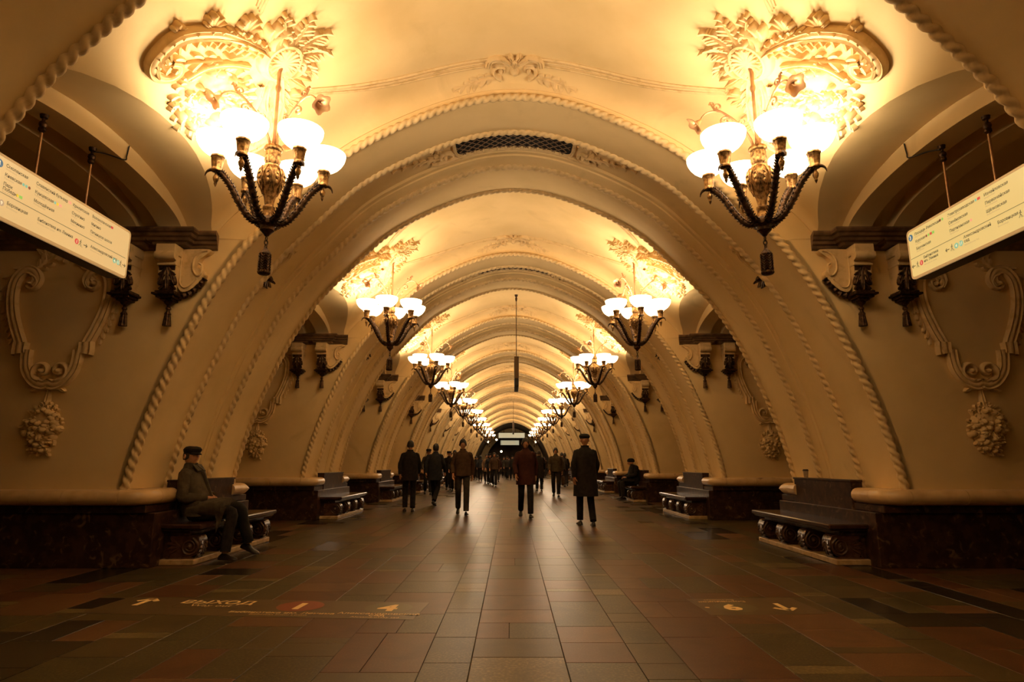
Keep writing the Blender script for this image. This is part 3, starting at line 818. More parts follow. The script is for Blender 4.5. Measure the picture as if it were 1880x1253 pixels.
# cartouche and garland on the pier face; u towards the hall, v up
def cartouche():
    R = Relief(lambda u, v, h: (u, -h, v))
    for sg in (1, -1):
        def q(l): return [(sg * a, b) for a, b in l]
        R.strap(q([(.34, 3.25), (.30, 3.33), (.36, 3.43), (.47, 3.44), (.56, 3.32), (.575, 3.12), (.54, 2.92), (.47, 2.72), (.40, 2.56), (.38, 2.48)]), .12, .06)
        R.strap(q([(.385, 2.56), (.39, 2.46), (.385, 2.42)]), .17, .07)
        R.strap(q([(.30, 2.47), (.30, 2.36), (.27, 2.22), (.18, 2.10), (.07, 2.05), (-.0, 2.07)]), .12, .06)
        R.spiral(sg * .38, 3.28, .10, PI / 2, 1.2, .06, .07, sg); R.spiral(sg * .10, 2.22, .12, -PI / 2, 1.2, .07, .07, sg)
        R.frond(q([(.50, 3.48), (.62, 3.38), (.68, 3.2), (.66, 3.0)]), .13, .035, .05, 4, .8)
        R.frond(q([(.34, 3.46), (.24, 3.58), (.30, 3.74)]), .15, .04, .06, 4, .9)
        for i in range(6): R.petal(sg * (.66 - .03 * i), 3.02 - .075 * i, -PI / 2 + sg * .3 - sg * .1, .12, .03, .04, 5, 4)
        R.petal(sg * .05, 2.06, -PI / 2 + sg * .9, .18, .045, .05, curl=sg * .4); R.petal(sg * .22, 3.62, PI / 2 - sg * .4, .2, .05, .05)
    for a in (-.7, 0, .7): R.petal(0, 3.70, -PI / 2 + a, .17, .05, .06)
    return R.m
def garland():
    R = Relief(lambda u, v, h: (u, -h, v)); rr = random.Random(9)
    R.petal(0, 2.03, -PI / 2, .25, .06, .05)
    R.dome(0, 1.56, .19, .09, n=18, k=4, squash=1.25)
    for i in range(24):
        a = 2 * PI * i / 24; R.petal(.13 * math.cos(a) * (1 if math.sin(a) > -.2 else .75), 1.55 + .21 * math.sin(a), a + rr.uniform(-.7, .7), .11, .036, .06, 5, 4)
    for i in range(80):
        a = rr.uniform(0, 2 * PI); k = math.sqrt(rr.random()); u = .19 * k * math.cos(a) * (1 if math.sin(a) > -.3 else .75); v = 1.55 + .27 * k * math.sin(a); q = rr.random(); bh = .085 * (1 - k * k)
        if q < .45: R.dome(u, v, rr.uniform(.035, .055), rr.uniform(.05, .08) + bh)
        elif q < .6: R.flower(u, v, rr.uniform(.045, .065), rr.uniform(.03, .05), 5, base=bh)
        else: R.petal(u, v, rr.uniform(0, 2 * PI), rr.uniform(.07, .11), .03, .05, 5, 4, base=bh)
    for i in range(16): R.dome(.08 + rr.uniform(-.06, .06), 1.42 + rr.uniform(-.09, .07), .02, .10, n=6, k=3)
    return R.m
ME_CAR = cartouche().mesh('cartouche_frame', PLO, angle=50); ME_GAR = garland().mesh('fruit_garland', PLO, angle=50)

# ---------------------------------------------------------------- marble bench (origin at the wall line, +x to the hall)
def bench_parts():
    T = {}
    T['plinth_step'] = (MB().box(-.16, .29, -1.17, 1.17, 0, .065, .008), STEP)
    T['seat'] = (MB().box(-.2, .36, -1.20, 1.20, .405, .46, .012).box(-.2, .33, -1.17, 1.17, .38, .405, .006), SEATM)
    T['apron'] = (MB().box(-.18, .20, -1.12, 1.12, .325, .38, .006).box(-.18, -.03, -1.10, 1.10, .06, .33), MARB)
    T['backrest'] = (MB().box(-.30, -.155, -.80, .80, .45, .955, .012).box(-.3, -.145, -.81, .81, .93, .955, .006), MARB)
    T['ledge'] = (MB().box(-.3, -.11, -.82, .82, .46, .485, .006).box(-.3, -.13, -.81, .81, .485, .51, .008), SEATM)
    R = MB(); pr = spline([(.20, 0, .33), (.27, 0, .33), (.31, 0, .27), (.315, 0, .20), (.28, 0, .12), (.20, 0, .075), (.10, 0, .075), (.0, 0, .075), (-.03, 0, .12), (-.02, 0, .22), (-.03, 0, .33)], 3)
    n = len(pr); v = [(p.x, yy, p.z) for yy in (-.10, .10) for p in pr] + [(.12, -.10, .2), (.12, .10, .2)]
    R.add(v, [(i, (i + 1) % n, n + (i + 1) % n, n + i) for i in range(n)] + [(i, (i + 1) % n, 2 * n) for i in range(n)] + [(n + i, n + (i + 1) % n, 2 * n + 1) for i in range(n)])
    for yy, sg in ((-.10, -1), (.10, 1)):
        Q = Relief(lambda u, v, h: (u, yy + sg * h, v))
        Q.spiral(.20, .2, .105, 1.2, 2.2, .032, .02, -1)
        for a, L in ((2.5, .16), (2.9, .18), (3.3, .18), (3.7, .15)): Q.petal(.10, .2, a, L, .025, .02, 5, 4)
        R.join(Q.m)
    Q = Relief(lambda u, v, h: (.315 - 3.2 * (v - .2) ** 2 + h, u, v))
    for i in range(4):
        for sg in (-1, 1): Q.petal(0, .28 - .045 * i, -PI / 2 + sg * .9, .09, .025, .025, 5, 4)
    Q.petal(0, .30, -PI / 2, .2, .03, .03, 5, 4)
    R.join(Q.m); R.box(-.06, .26, -.12, .12, .06, .08, .004)
    T['leg'] = (R, MARB2)
    return T
MARB2 = mat('carved_red_marble', (0.10, 0.05, 0.028), 0.25, var=(0.06, 0.025, 0.014), vscale=12)
BEN = bench_parts(); BENM = {n: m.mesh(n, mt, angle=35) for n, (m, mt) in BEN.items()}
for k in KS:
    y = PIER0 + PERIOD * k
    if k < 0: continue
    nth = 'nearest' if k == 0 else ORD[k]
    for sd, sg in (('left', -1), ('right', 1)):
        for c, xx in ((1, 4.11), (0, 4.63)):
            t = thing('wall_console', ('wide scrolled' if c else 'narrow outer') + ' plaster console with bronze tassel, %s pier on the %s' % (nth, sd), 'console', (sg * xx, y - HR, 3.70), group='consoles under the passage arches')
            for n, me in CONM[(sd, c)].items(): ob(n, me, t)
        if k < 6:
            t = thing('wall_cartouche', 'plaster scroll cartouche on the face of the %s pier on the %s' % (nth, sd), 'plaster ornament', (sg * 5.44, y - HR, 0), group='cartouches on the pier faces'); ob('scroll_frame', ME_CAR, t)
            t = thing('fruit_garland', 'carved bunch of fruit and flowers below the cartouche, %s pier on the %s' % (nth, sd), 'plaster ornament', (sg * 5.44, y - HR, 0), group='garlands on the pier faces'); ob('fruit_relief', ME_GAR, t)
        b = thing('marble_bench', ('dark red marble bench where the man in the flat cap sits' if (k == 0 and sg < 0) else 'dark red marble bench with a paper cup on its backrest' if k == 0 else 'dark red marble bench on scroll legs, %s along the %s wall' % (nth, sd)), 'bench', (sg * 4.0, y + .06, 0), 0 if sg < 0 else PI, 'marble benches against the piers')
        for n in ('plinth_step', 'seat', 'apron', 'backrest', 'ledge'): ob(n, BENM[n], b)
        for yy in (-1.0, -.34, .34, 1.0): ob('leg', BENM['leg'], b, loc=(0, yy, 0))

# ---------------------------------------------------------------- leaf and scroll stops in the rib groove
def groove_stop(sgn):
    ss = s_at_z(3.62); f = lambda u, v, h: ((lambda q: (sgn * q[0], v, q[1]))(prof(ss + u, GD * gs(ss + u) - h)))
    A = Relief(f); A.strap([(-.62, -.28), (-.50, -.36), (-.40, -.30), (-.2, -.36), (.0, -.42), (.12, -.44)], .07, .09); A.spiral(-.55, -.30, .06, 0, 1.0, .04, .09, 1); A.strap([(.1, -.50), (.14, -.40)], .12, .10)
    B = Relief(f); 
    for a in (-.8, -.3, .3, .8, 1.4): B.petal(-.05, -.30, a, .16, .04, .13, 5, 4)
    B.dome(-.04, -.30, .05, .12)
    return A.m, B.m
for sgn, sd in ((-1, 'left'), (1, 'right')):
    A, B = groove_stop(sgn); A = A.mesh('scroll_end', PLO); B = B.mesh('bronze_leaf', BRZ)
    for k in range(0, 6):
        t = thing('groove_ornament', 'small dark leaf and plaster scroll stop in the groove of the %s arch, %s side' % ('nearest' if k == 0 else ORD[k], sd), 'ornament', (0, PIER0 + PERIOD * k, 0), group='leaf stops in the arch grooves')
        ob('scroll_end', A, t); ob('bronze_leaf', B, t)

# ---------------------------------------------------------------- paper cup
CUPM = mat('paper_cup', (0.45, 0.33, 0.2), 0.7, var=(0.38, 0.27, 0.16), vscale=20); LIDM = mat('dark_lid', (0.03, 0.02, 0.015), 0.4)
t = thing('paper_cup', 'takeaway paper cup with a dark lid standing on the right bench backrest', 'cup', (4.24, 9.35, .955))
MB().lathe([(0, 0), (.028, 0), (.029, .004), (.038, .10), (.0, .10)], 20).build('cup_body', CUPM, t)
MB().lathe([(0, .118), (.034, .118), (.036, .108), (.042, .106), (.042, .096), (.039, .096)], 20).build('lid', LIDM, t)

# ---------------------------------------------------------------- lettering
def text_mb(s, size, M, align='LEFT', bold=0.0):
    cu = bpy.data.curves.new('t', 'FONT'); cu.body = s; cu.size = size; cu.align_x = align; cu.offset = bold; cu.resolution_u = 2
    o = bpy.data.objects.new('t', cu); C.objects.link(o)
    me = bpy.data.meshes.new_from_object(o.evaluated_get(bpy.context.evaluated_depsgraph_get()))
    m = MB(); m.add([tuple(M @ v.co) for v in me.vertices], [tuple(p.vertices) for p in me.polygons])
    bpy.data.objects.remove(o); bpy.data.curves.remove(cu); bpy.data.meshes.remove(me); return m
def flat(pts, M, mb): mb.add([tuple(M @ Vector((a, b, 0))) for a, b in pts], [tuple(range(len(pts)))])
def disc(cx, cy, r, M, mb, n=20, r2=None):
    if r2 is None: flat([(cx + r * math.cos(2 * PI * i / n), cy + r * math.sin(2 * PI * i / n)) for i in range(n)], M, mb)
    else:
        mb.grid([[tuple(M @ Vector((cx + q * math.cos(2 * PI * i / n), cy + q * math.sin(2 * PI * i / n), 0))) for q in (r, r2)] for i in range(n)], cu=True)
def bar2(a, b, wd, M, mb):
    a, b = Vector(a), Vector(b); d = (b - a).normalized(); n = Vector((-d.y, d.x)) * wd / 2
    flat([tuple(a + n), tuple(a - n), tuple(b - n), tuple(b + n)], M, mb)
def arrow(cx, cy, L, ang, wd, M, mb):
    d = Vector((math.cos(ang), math.sin(ang))); c = Vector((cx, cy)); tip = c + d * L / 2
    bar2(c - d * L / 2, tip, wd, M, mb)
    for sg in (2.4, -2.4):
        e = Vector((math.cos(ang + sg), math.sin(ang + sg))); bar2(tip - d * wd * .0, tip + e * L * .5, wd, M, mb)
def walker(cx, cy, h, M, mb):
    s = h
    disc(cx + .05 * s, cy + .42 * s, .07 * s, M, mb, 10)
    for a, b in (((.02, .32), (-.03, .05)), ((-.03, .05), (.12, -.15)), ((.12, -.15), (.14, -.42)), ((-.03, .05), (-.1, -.2)), ((-.1, -.2), (-.25, -.36)), ((.0, .3), (-.16, .12)), ((.02, .3), (.18, .1))):
        bar2((cx + a[0] * s, cy + a[1] * s), (cx + b[0] * s, cy + b[1] * s), .07 * s, M, mb)
    for i in range(3): bar2((cx + (.18 + .1 * i) * s, cy - (.3 + .08 * i) * s), (cx + (.26 + .1 * i) * s, cy - (.3 + .08 * i) * s), .04 * s, M, mb)
def em(n, c, s): return mat(n, tuple(x * .5 for x in c), .5, emit=c, es=s)
FACE = mat('lit_sign_face', (0.3, 0.22, 0.10), .35, emit=(1.0, 0.66, 0.27), es=.62)
FACER = mat('lit_sign_face_pale', (0.3, 0.23, 0.09), .35, emit=(1.0, 0.73, 0.26), es=.64)
RIM = mat('lit_sign_rim', (0.4, 0.28, 0.14), .4, emit=(0.75, 0.42, 0.15), es=.45)
INK = mat('sign_black_ink', (0.03, 0.022, 0.014), .5, emit=(.06, .035, .015), es=1); INK2 = mat('sign_grey_ink', (0.2, 0.15, 0.09), .5, emit=(.48, .29, .12), es=1)
CB = em('sign_blue', (.05, .13, .19), 1); CG = em('sign_teal', (.20, .42, .28), 1); CR = em('sign_red', (.55, .06, .045), 1); CBR = em('sign_brown', (.22, .06, .03), 1)
CP = em('sign_pink', (.85, .32, .2), 1); CGR = em('sign_green', (.25, .5, .08), 1); CY = em('sign_yellow', (.75, .5, .03), 1); CT2 = em('sign_taupe', (.45, .30, .17), 1); CW = em('sign_white', (.9, .72, .45), 1)
def rrect(x0, x1, y0, y1, r, n=5):
    out = []
    for cx, cy, a0 in ((x1 - r, y1 - r, 0), (x0 + r, y1 - r, PI / 2), (x0 + r, y0 + r, PI), (x1 - r, y0 + r, 1.5 * PI)):
        out += [(cx + r * math.cos(a0 + PI / 2 * i / n), cy + r * math.sin(a0 + PI / 2 * i / n)) for i in range(n + 1)]
    return out
def sign(side, L, y0, zb, x, cols, bottom, label, facem):
    H = .515; D = .17; sg = -1 if side == 'left' else 1
    t = thing('route_sign', label, 'sign', (sg * x, y0 + L / 2, zb))
    if side == 'left': B = Matrix(((0, 0, 1, 0), (1, 0, 0, -L / 2), (0, 1, 0, 0), (0, 0, 0, 1)))
    else: B = Matrix(((0, 0, -1, 0), (-1, 0, 0, L / 2), (0, 1, 0, 0), (0, 0, 0, 1)))
    def Mh(h): return B @ Matrix.Translation((0, 0, h))
    out = rrect(0, L, 0, H, .045); inn = rrect(.022, L - .022, .022, H - .022, .032); n = len(out)
    def ring(pts, h): return [tuple(Mh(h) @ Vector((a, b, 0))) for a, b in pts]
    m = MB(); m.grid([ring(out, -D), ring(out, -.02)], cv=True); m.add(ring(out, -D), [tuple(range(n))]); m.build('housing', BLACK, t)
    m = MB(); m.grid([ring(out, -.02), ring(out, 0), ring(inn, .004), ring(inn, -.004)], cv=True); m.build('rim', RIM, t)
    m = MB(); m.add(ring(inn, 0), [tuple(range(n))]); m.build('face', facem, t, smooth=False)
    ink, ink2 = MB(), MB(); col = {}
    M2 = Mh(.003); M3 = Mh(.0045)
    def mark(c): return col.setdefault(c, MB())
    LY = H - .305
    bar2((.03, LY), (L - .05, LY), .004, M2, ink)
    disc(.065, H - .085, .034, M2, mark('b')); mark('w').join(text_mb('3', .055, M3 @ Matrix.Translation((.048, H - .104, 0)), bold=.001))
    for cx, rows in cols:
        yy = H - .085
        for main, sub, badges in rows:
            ink.join(text_mb(main, .038, M2 @ Matrix.Translation((cx, yy, 0)), bold=.0006))
            nl = main.count('\n'); ww = max(len(q) for q in main.split('\n')[-1:]) * .0215
            for i, bc in enumerate(badges):
                bx = cx + ww + .02 + .032 * i; by = yy + .012 - nl * .038
                if bc.isupper(): flat([(bx - .014, by - .012), (bx + .02, by - .012), (bx + .02, by + .012), (bx - .014, by + .012)], M2, mark(bc.lower()))
                else: disc(bx, by, .013, M2, mark(bc), 12)
            ink2.join(text_mb(sub, .022, M2 @ Matrix.Translation((cx, yy - .024 - nl * .038, 0))))
            yy -= .076
    for kind, cx, a in bottom:
        by = H - .385
        if kind == 'arrow': arrow(cx, by, .05, 0 if a == 'r' else PI, .007, M2, ink)
        elif kind == 'walk': walker(cx, by, .07, M2, ink)
        elif kind == 'badge':
            c, s = a; disc(cx, by, .026, M2, mark(c)); mark('w').join(text_mb(s, .04, M3 @ Matrix.Translation((cx, by - .014, 0)), 'CENTER', .001))
        else:
            main, sub = a; nl = main.count('\n')
            ink.join(text_mb(main, .038, M2 @ Matrix.Translation((cx, by + .008 + .02 * nl, 0)), bold=.0006)); ink2.join(text_mb(sub, .022, M2 @ Matrix.Translation((cx, by - .02 - .02 * nl, 0))))
    ink.build('lettering', INK, t, smooth=False); ink2.build('small_lettering', INK2, t, smooth=False)
    mm = dict(b=CB, t=CG, r=CR, n=CBR, p=CP, g=CGR, y=CY, a=CT2, w=CW)
    for c, q in col.items(): q.build('line_badge', mm[c], t, smooth=False)
    for q in (.30, .66):
        yl = L * q - L / 2 if side == 'left' else L * q - L / 2
        zt = 3.84 + .34 * math.sqrt(max(0, 1 - ((y0 + L * q - BAY0) / 1.5) ** 2)) - zb
        r = MB().tube([(sg * .09, yl, H), (sg * .09, yl, zt - .02)], .011, 8)
        r.build('hanging_rod', ROD, t)
        MB().lathe([(0, zt), (.035, zt), (.03, zt - .03), (.014, zt - .04), (.014, zt - .06), (.03, zt - .075), (.034, zt - .095), (.024, zt - .12), (.03, zt - .13), (.03, zt - .15), (.012, zt - .17), (0, zt - .17)], 12, at=(sg * .09, yl, 0)).build('rod_mount', BRZ, t)
    yl = L * .66 - L / 2; zt = zb + H
    zz = 3.84 + .34 * math.sqrt(max(0, 1 - ((y0 + L * .66 - BAY0) / 1.5) ** 2)) - zb
    MB().tube([tuple(p) for p in spline([(sg * .07, yl, zz - .04), (sg * .02, yl + .10, zz - .01), (sg * (3.955 - x), yl + .22, zz - .01), (sg * (3.955 - x), yl + .25, zz + .05), (sg * (3.955 - x), yl + .27, zz + .17)], 6)], .007, 5).build('cable', BLACK, t)
    return t
colsL = [(.13, [('Смоленская', 'Smolenskaya', ''), ('Киевская', 'Kiyevskaya', 'ttn'), ('Парк\nПобеды', 'Park Pobedy', 'yG')]),
         (.45, [('Славянский бульвар', 'Slavyansky Bulvar', 'P'), ('Кунцевская', 'Kuntsevskaya', 'tyP'), ('Молодёжная', 'Molodyozhnaya', '')]),
         (.90, [('Крылатское', 'Krylatskoye', ''), ('Строгино', 'Strogino', ''), ('Мякинино', 'Myakinino', '')]),
         (1.17, [('Волоколамская', 'Volokolamskaya', 'R'), ('Митино', 'Mitino', ''), ('Пятницкое шоссе', 'Pyatnitskoye Shosse', '')])]
botL = [('walk', .08, 0), ('badge', .14, ('a', '9')), ('text', .19, ('Боровицкая', 'Borovitskaya')), ('text', .52, ('Библиотека им. Ленина', 'Biblioteka imeni Lenina')), ('badge', 1.01, ('r', '1')), ('walk', 1.06, 0), ('arrow', 1.13, 'r'),
        ('text', 1.20, ('Александровский сад', 'Aleksandrovsky Sad')), ('badge', 1.55 + .02, ('t', '4')), ('badge', 1.63, ('t', '11')), ('walk', 1.67, 0), ('arrow', 1.725, 'r')]
colsR = [(.13, [('Площадь Революции', 'Ploshchad Revolyutsii', 'ng'), ('Курская', 'Kurskaya', 'ngRG'), ('Бауманская', 'Baumanskaya', '')]),
         (.62, [('Электрозаводская', 'Elektrozavodskaya', 'tR'), ('Семёновская', 'Semyonovskaya', ''), ('Партизанская', 'Partizanskaya', 'p')]),
         (1.08, [('Измайловская', 'Izmaylovskaya', ''), ('Первомайская', 'Pervomayskaya', ''), ('Щёлковская', 'Shchyolkovskaya', '')])]
botR = [('arrow', .06, 'l'), ('walk', .12, 0), ('badge', .18, ('r', '1')), ('text', .22, ('Библиотека\nим. Ленина', 'Biblioteka im. Lenina')), ('arrow', .56, 'l'), ('walk', .62, 0), ('badge', .68, ('t', '4')), ('badge', .74, ('t', '11')),
        ('text', .78, ('Александровский\nсад', 'Aleksandrovsky Sad')), ('text', 1.18, ('Боровицкая', 'Borovitskaya')), ('walk', 1.42, 0), ('badge', 1.48, ('a', '9')), ('arrow', 1.545, 'r')]
sign('left', 1.79, 4.49, 3.03, 4.04, colsL, botL, 'long backlit route sign hanging under the left passage arch, four columns of stations', FACE)
sign('right', 1.60, 4.57, 2.985, 4.04, colsR, botR, 'backlit route sign hanging under the right passage arch, three columns of stations', FACER)

# ---------------------------------------------------------------- floor stickers
STK = mat('sticker_film', (0.085, 0.053, 0.02), .35, var=(0.07, 0.043, 0.017), vscale=6); STW = mat('sticker_print', (0.85, 0.60, 0.26), .4)
STR = mat('sticker_red', (0.22, 0.045, 0.02), .35); STG = mat('sticker_green', (0.10, 0.085, 0.035), .35); STD = mat('sticker_line', (0.055, 0.033, 0.014), .4)
t = thing('floor_sticker', 'long floor sticker at left with up arrow, way out box and numbers 1 and 4', 'floor sign', (-2.08, 5.44, 0), math.radians(-4.7))
MB().box(-1.34, 1.33, -.30, .30, -.004, .0015).build('sticker_sheet', STK, t, smooth=False)
I = Matrix.Translation((0, 0, .0035)); J = Matrix.Translation((0, 0, .0025)); p, rd, gn, dk = MB(), MB(), MB(), MB()
arrow(-1.08, .12, .26, PI / 2, .05, I, p)
p.join(text_mb('ВЫХОД', .17, I @ Matrix.Translation((-.44, .10, 0)), 'CENTER', .003)); p.join(text_mb('Way out', .10, I @ Matrix.Translation((-.44, -.0, 0)), 'CENTER'))
rows = [[tuple(J @ Vector((a, b, 0))) for a, b in rrect(-.75, -.13, -.06, .26, .06)], [tuple(J @ Vector((a, b, 0))) for a, b in rrect(-.74, -.14, -.05, .25, .05)]]; dk.grid(rows, cv=True)
disc(.30, .08, .19, J, rd, 28); p.join(text_mb('1', .30, I @ Matrix.Translation((.30, -.03, 0)), 'CENTER', .012)); p.join(text_mb('Библиотека им. Ленина', .075, I @ Matrix.Translation((.25, -.19, 0)), 'CENTER', .001)); p.join(text_mb('Biblioteka imeni Lenina', .05, I @ Matrix.Translation((.25, -.245, 0)), 'CENTER'))
disc(1.04, .08, .19, J, gn, 28); p.join(text_mb('4', .30, I @ Matrix.Translation((1.04, -.03, 0)), 'CENTER', .012)); p.join(text_mb('Александровский', .075, I @ Matrix.Translation((1.02, -.16, 0)), 'CENTER', .001)); p.join(text_mb('сад', .075, I @ Matrix.Translation((1.02, -.215, 0)), 'CENTER', .001)); p.join(text_mb('Alexandrovsky sad', .05, I @ Matrix.Translation((1.02, -.265, 0)), 'CENTER'))
p.build('lettering', STW, t, smooth=False); rd.build('line_circle', STR, t, smooth=False); gn.build('line_circle', STG, t, smooth=False); dk.build('frame_line', STD, t, smooth=False)
t = thing('floor_sticker', 'short floor sticker at right with upside-down number 9 and a down arrow', 'floor sign', (1.95, 5.50, 0), PI + math.radians(3))
MB().box(-.46, .46, -.30, .30, -.004, .0015).build('sticker_sheet', STK, t, smooth=False)
p, gn = MB(), MB(); disc(.16, .04, .17, J, gn, 28); p.join(text_mb('9', .28, I @ Matrix.Translation((.20, -.05, 0)), 'CENTER', .012)); disc(.40, -.02 + .06, .02, I, p, 10)
p.join(text_mb('Боровицкая', .07, I @ Matrix.Translation((.2, -.19, 0)), 'CENTER', .001)); p.join(text_mb('Borovitskaya', .05, I @ Matrix.Translation((.2, -.25, 0)), 'CENTER'))
arrow(-.22, .05, .26, PI / 2, .045, I, p); p.build('lettering', STW, t, smooth=False); gn.build('line_circle', STG, t, smooth=False)

# ---------------------------------------------------------------- slim hanging panels on the centre line, signs at the far end
GREY = mat('grey_panel', (0.16, 0.10, 0.05), .5)
zt = prof(0, DEP)[1]
def panel(y, zb, h, lab):
    t = thing('hanging_panel', lab, 'hanging panel', (0.1, y, zb))
    MB().box(-.065, .065, -.7, .7, .22, h, .01).build('casing', GREY, t, smooth=False); MB().box(-.06, .06, -.69, .69, 0, .22, .01).build('lower_box', BLACK, t, smooth=False)
    MB().tube([(0, 0, h), (0, 0, zt - zb)], .011, 8).build('hanging_rod', BRZ, t)
    MB().lathe([(0, zt - zb), (.05, zt - zb), (.04, zt - zb - .05), (.02, zt - zb - .08), (.035, zt - zb - .12), (.02, zt - zb - .2), (0, zt - zb - .2)], 12).build('rod_mount', BRZ, t)
panel(17.95, 3.25, .84, 'slim grey panel seen edge on, hanging on a long rod at mid hall')
panel(48.7, 3.4, .9, 'tiny edge-on panel on a rod far down the hall')
FARS = mat('far_sign_face', (.3, .3, .2), .4, emit=(.62, .56, .36), es=.6)
def farsign(y, x0, x1, z0, z1, lab):
    t = thing('direction_sign', lab, 'sign', ((x0 + x1) / 2, y, z0)); hw = (x1 - x0) / 2; h = z1 - z0
    MB().box(-hw, hw, 0, .2, 0, h, .02).build('housing', BLACK, t, smooth=False); MB().box(-hw + .04, hw - .04, -.012, 0, .04, h - .04).build('lit_face', FARS, t, smooth=False)
    m = MB()
    for i in range(3): m.box(-hw + .3, hw - .5, -.018, -.012, h * (.25 + .22 * i), h * (.25 + .22 * i) + .025)
    m.build('printed_lines', INK2, t, smooth=False)
    for sg in (-.6, .6): MB().tube([(sg * hw, .1, h), (sg * hw, .1, prof(0)[1] - z0 - (0 if y < 84 else .7))], .02, 6).build('hanging_rod', BRZ, t)
farsign(72.6, -1.55, 1.5, 4.02, 4.66, 'pale green lit sign across the far end, upper of two')
farsign(80.5, -1.45, .95, 3.45, 4.1, 'pale green lit sign beyond the far end, lower of two')
LMP = mat('lamp_globe', (.9, .8, .6), .4, emit=(1, .75, .45), es=6)
for i, (x, y, z, lab) in enumerate([(-1.25, 76, 2.6, 'small glowing globe lamp low under the far signs'), (-2.9, 78, 3.8, 'leftmost glowing globe lamp past the last chandeliers'), (2.9, 78, 3.8, 'rightmost glowing globe lamp past the last chandeliers'), (-1.9, 79, 4.1, 'glowing globe lamp just left of the lower far sign')]):
    t = thing('globe_lamp', lab, 'lamp', (x, y, z))
    MB().lathe([(0, -.13), (.07, -.11), (.12, -.05), (.13, 0), (.12, .05), (.07, .11), (0, .13)], 14).build('globe', LMP, t)
    top = 5.6 if abs(x) < 1.5 else 4.4 if abs(x) > 2.5 else 5.1
    MB().tube([(0, 0, .12), (0, 0, prof(next(s / 50 for s in range(300) if prof(s / 50)[0] >= abs(x)))[1] - z - .005)], .012, 5).build('rod', BRZ, t)
# ---------------------------------------------------------------- people
def ground(px, py):
    f, t = 1155.0, math.radians(11.06); rx = (px - 939) / f; ru = (626 - py) / f; dz = math.sin(t) + ru * math.cos(t); k = -1.15 / dz
    return rx * k - .04, (math.cos(t) - ru * math.sin(t)) * k
def skin(nodes, edges, sub=1):
    """nodes: list of (pos, radius)"""
    me = bpy.data.meshes.new('s'); bm = bmesh.new(); ly = bm.verts.layers.skin.verify(); vs = []
    for i, (p, r) in enumerate(nodes):
        v = bm.verts.new(p); v[ly].radius = (r, r); v[ly].use_root = (i == 0); vs.append(v)
    for a, b in edges: bm.edges.new((vs[a], vs[b]))
    bm.to_mesh(me); bm.free()
    o = bpy.data.objects.new('s', me); C.objects.link(o)
    o.modifiers.new('k', 'SKIN').use_smooth_shade = True; ss = o.modifiers.new('u', 'SUBSURF'); ss.levels = sub; ss.render_levels = sub
    dg = bpy.context.evaluated_depsgraph_get(); dg.update()
    e = bpy.data.meshes.new_from_object(o.evaluated_get(dg)); m = MB().add([tuple(v.co) for v in e.vertices], [tuple(q.vertices) for q in e.polygons])
    bpy.data.objects.remove(o); bpy.data.meshes.remove(me); bpy.data.meshes.remove(e); return m
def head_mb(c, yaw, pitch=0.0, s=1.0):
    rows = []; NU, NV = 18, 24
    for i in range(NU + 1):
        th = PI * i / NU; z = math.cos(th); row = []
        for j in range(NV):
            a = 2 * PI * j / NV; x = math.sin(th) * math.cos(a); y = math.sin(th) * math.sin(a)   # +x is the face
            X, Y, Z = x * .098, y * .076, z * .122
            if z < -.1:
                k = (-z - .1) / .9; Y *= 1 - .38 * k; X = X * (1 - .30 * k) + .018 * k * (1 if x > 0 else -.4)
            if x > .2:
                f = (x - .2) / .8; g = lambda cy, cz, sy, sz: math.exp(-((y - cy) / sy) ** 2 - ((z - cz) / sz) ** 2)
                X += f * (.030 * g(0, -.18, .13, .12) + .014 * g(0, .02, .11, .2) + .006 * g(0, .14, .5, .07) - .013 * g(.33, 0, .16, .10) - .013 * g(-.33, 0, .16, .10)
                          + .009 * g(0, -.47, .22, .05) - .007 * g(0, -.53, .2, .03) + .007 * g(0, -.59, .2, .04) + .010 * g(0, -.82, .25, .14))
            row.append(Vector((X, Y, Z)) * s)
        rows.append(row)
    m = MB(); m.grid(rows, cv=True)
    for sg in (-1, 1):
        m.lathe([(0, .012), (.014, .012), (.024, .016), (.030, .010), (.030, 0), (.02, -.006)], 12, at=(-.008 * s, sg * .073 * s, -.005), axis=(-.3, sg, .1))
        m.lathe([(0, .008), (.006, .006), (.009, 0)], 8, at=(.081 * s, sg * .028 * s, .002), axis=(1, sg * .2, 0))
    return m.xf(Matrix.Translation(c) @ Matrix.Rotation(yaw, 4, 'Z') @ Matrix.Rotation(pitch, 4, 'Y'))
def hand_nodes(nodes, edges, iw, w_, d, nrm, curl=.6, thumb=1):
    d = Vector(d).normalized(); nrm = Vector(nrm).normalized(); sd = d.cross(nrm).normalized(); w_ = Vector(w_)
    b = len(nodes); nodes.append((w_ + d * .045, .026)); edges.append((iw, b))
    for i, (o, L) in enumerate(((-.030, .062), (-.010, .074), (.010, .078), (.029, .070))):
        k = len(nodes); base = w_ + d * .085 + sd * o; nodes.append((base, .0115)); edges.append((b, k)); p = base; dd = d
        for q in range(3):
            dd = (dd * math.cos(curl * .8) + nrm * math.sin(curl * .8)).normalized() if q else (d * math.cos(curl * .5) + nrm * math.sin(curl * .5)).normalized()
            p = p + dd * L * (.42, .33, .25)[q]; nodes.append((p, .0095 - .0008 * q)); edges.append((len(nodes) - 2, len(nodes) - 1))
    k = len(nodes); p = w_ + d * .035 + sd * .034 * thumb; nodes.append((p, .013)); edges.append((b, k))
    p = p + (d * .6 + sd * .55 * thumb + nrm * .5).normalized() * .032; nodes.append((p, .0105)); edges.append((k, k + 1)); p = p + (d * .9 + nrm * .4).normalized() * .028; nodes.append((p, .009)); edges.append((k + 1, k + 2))
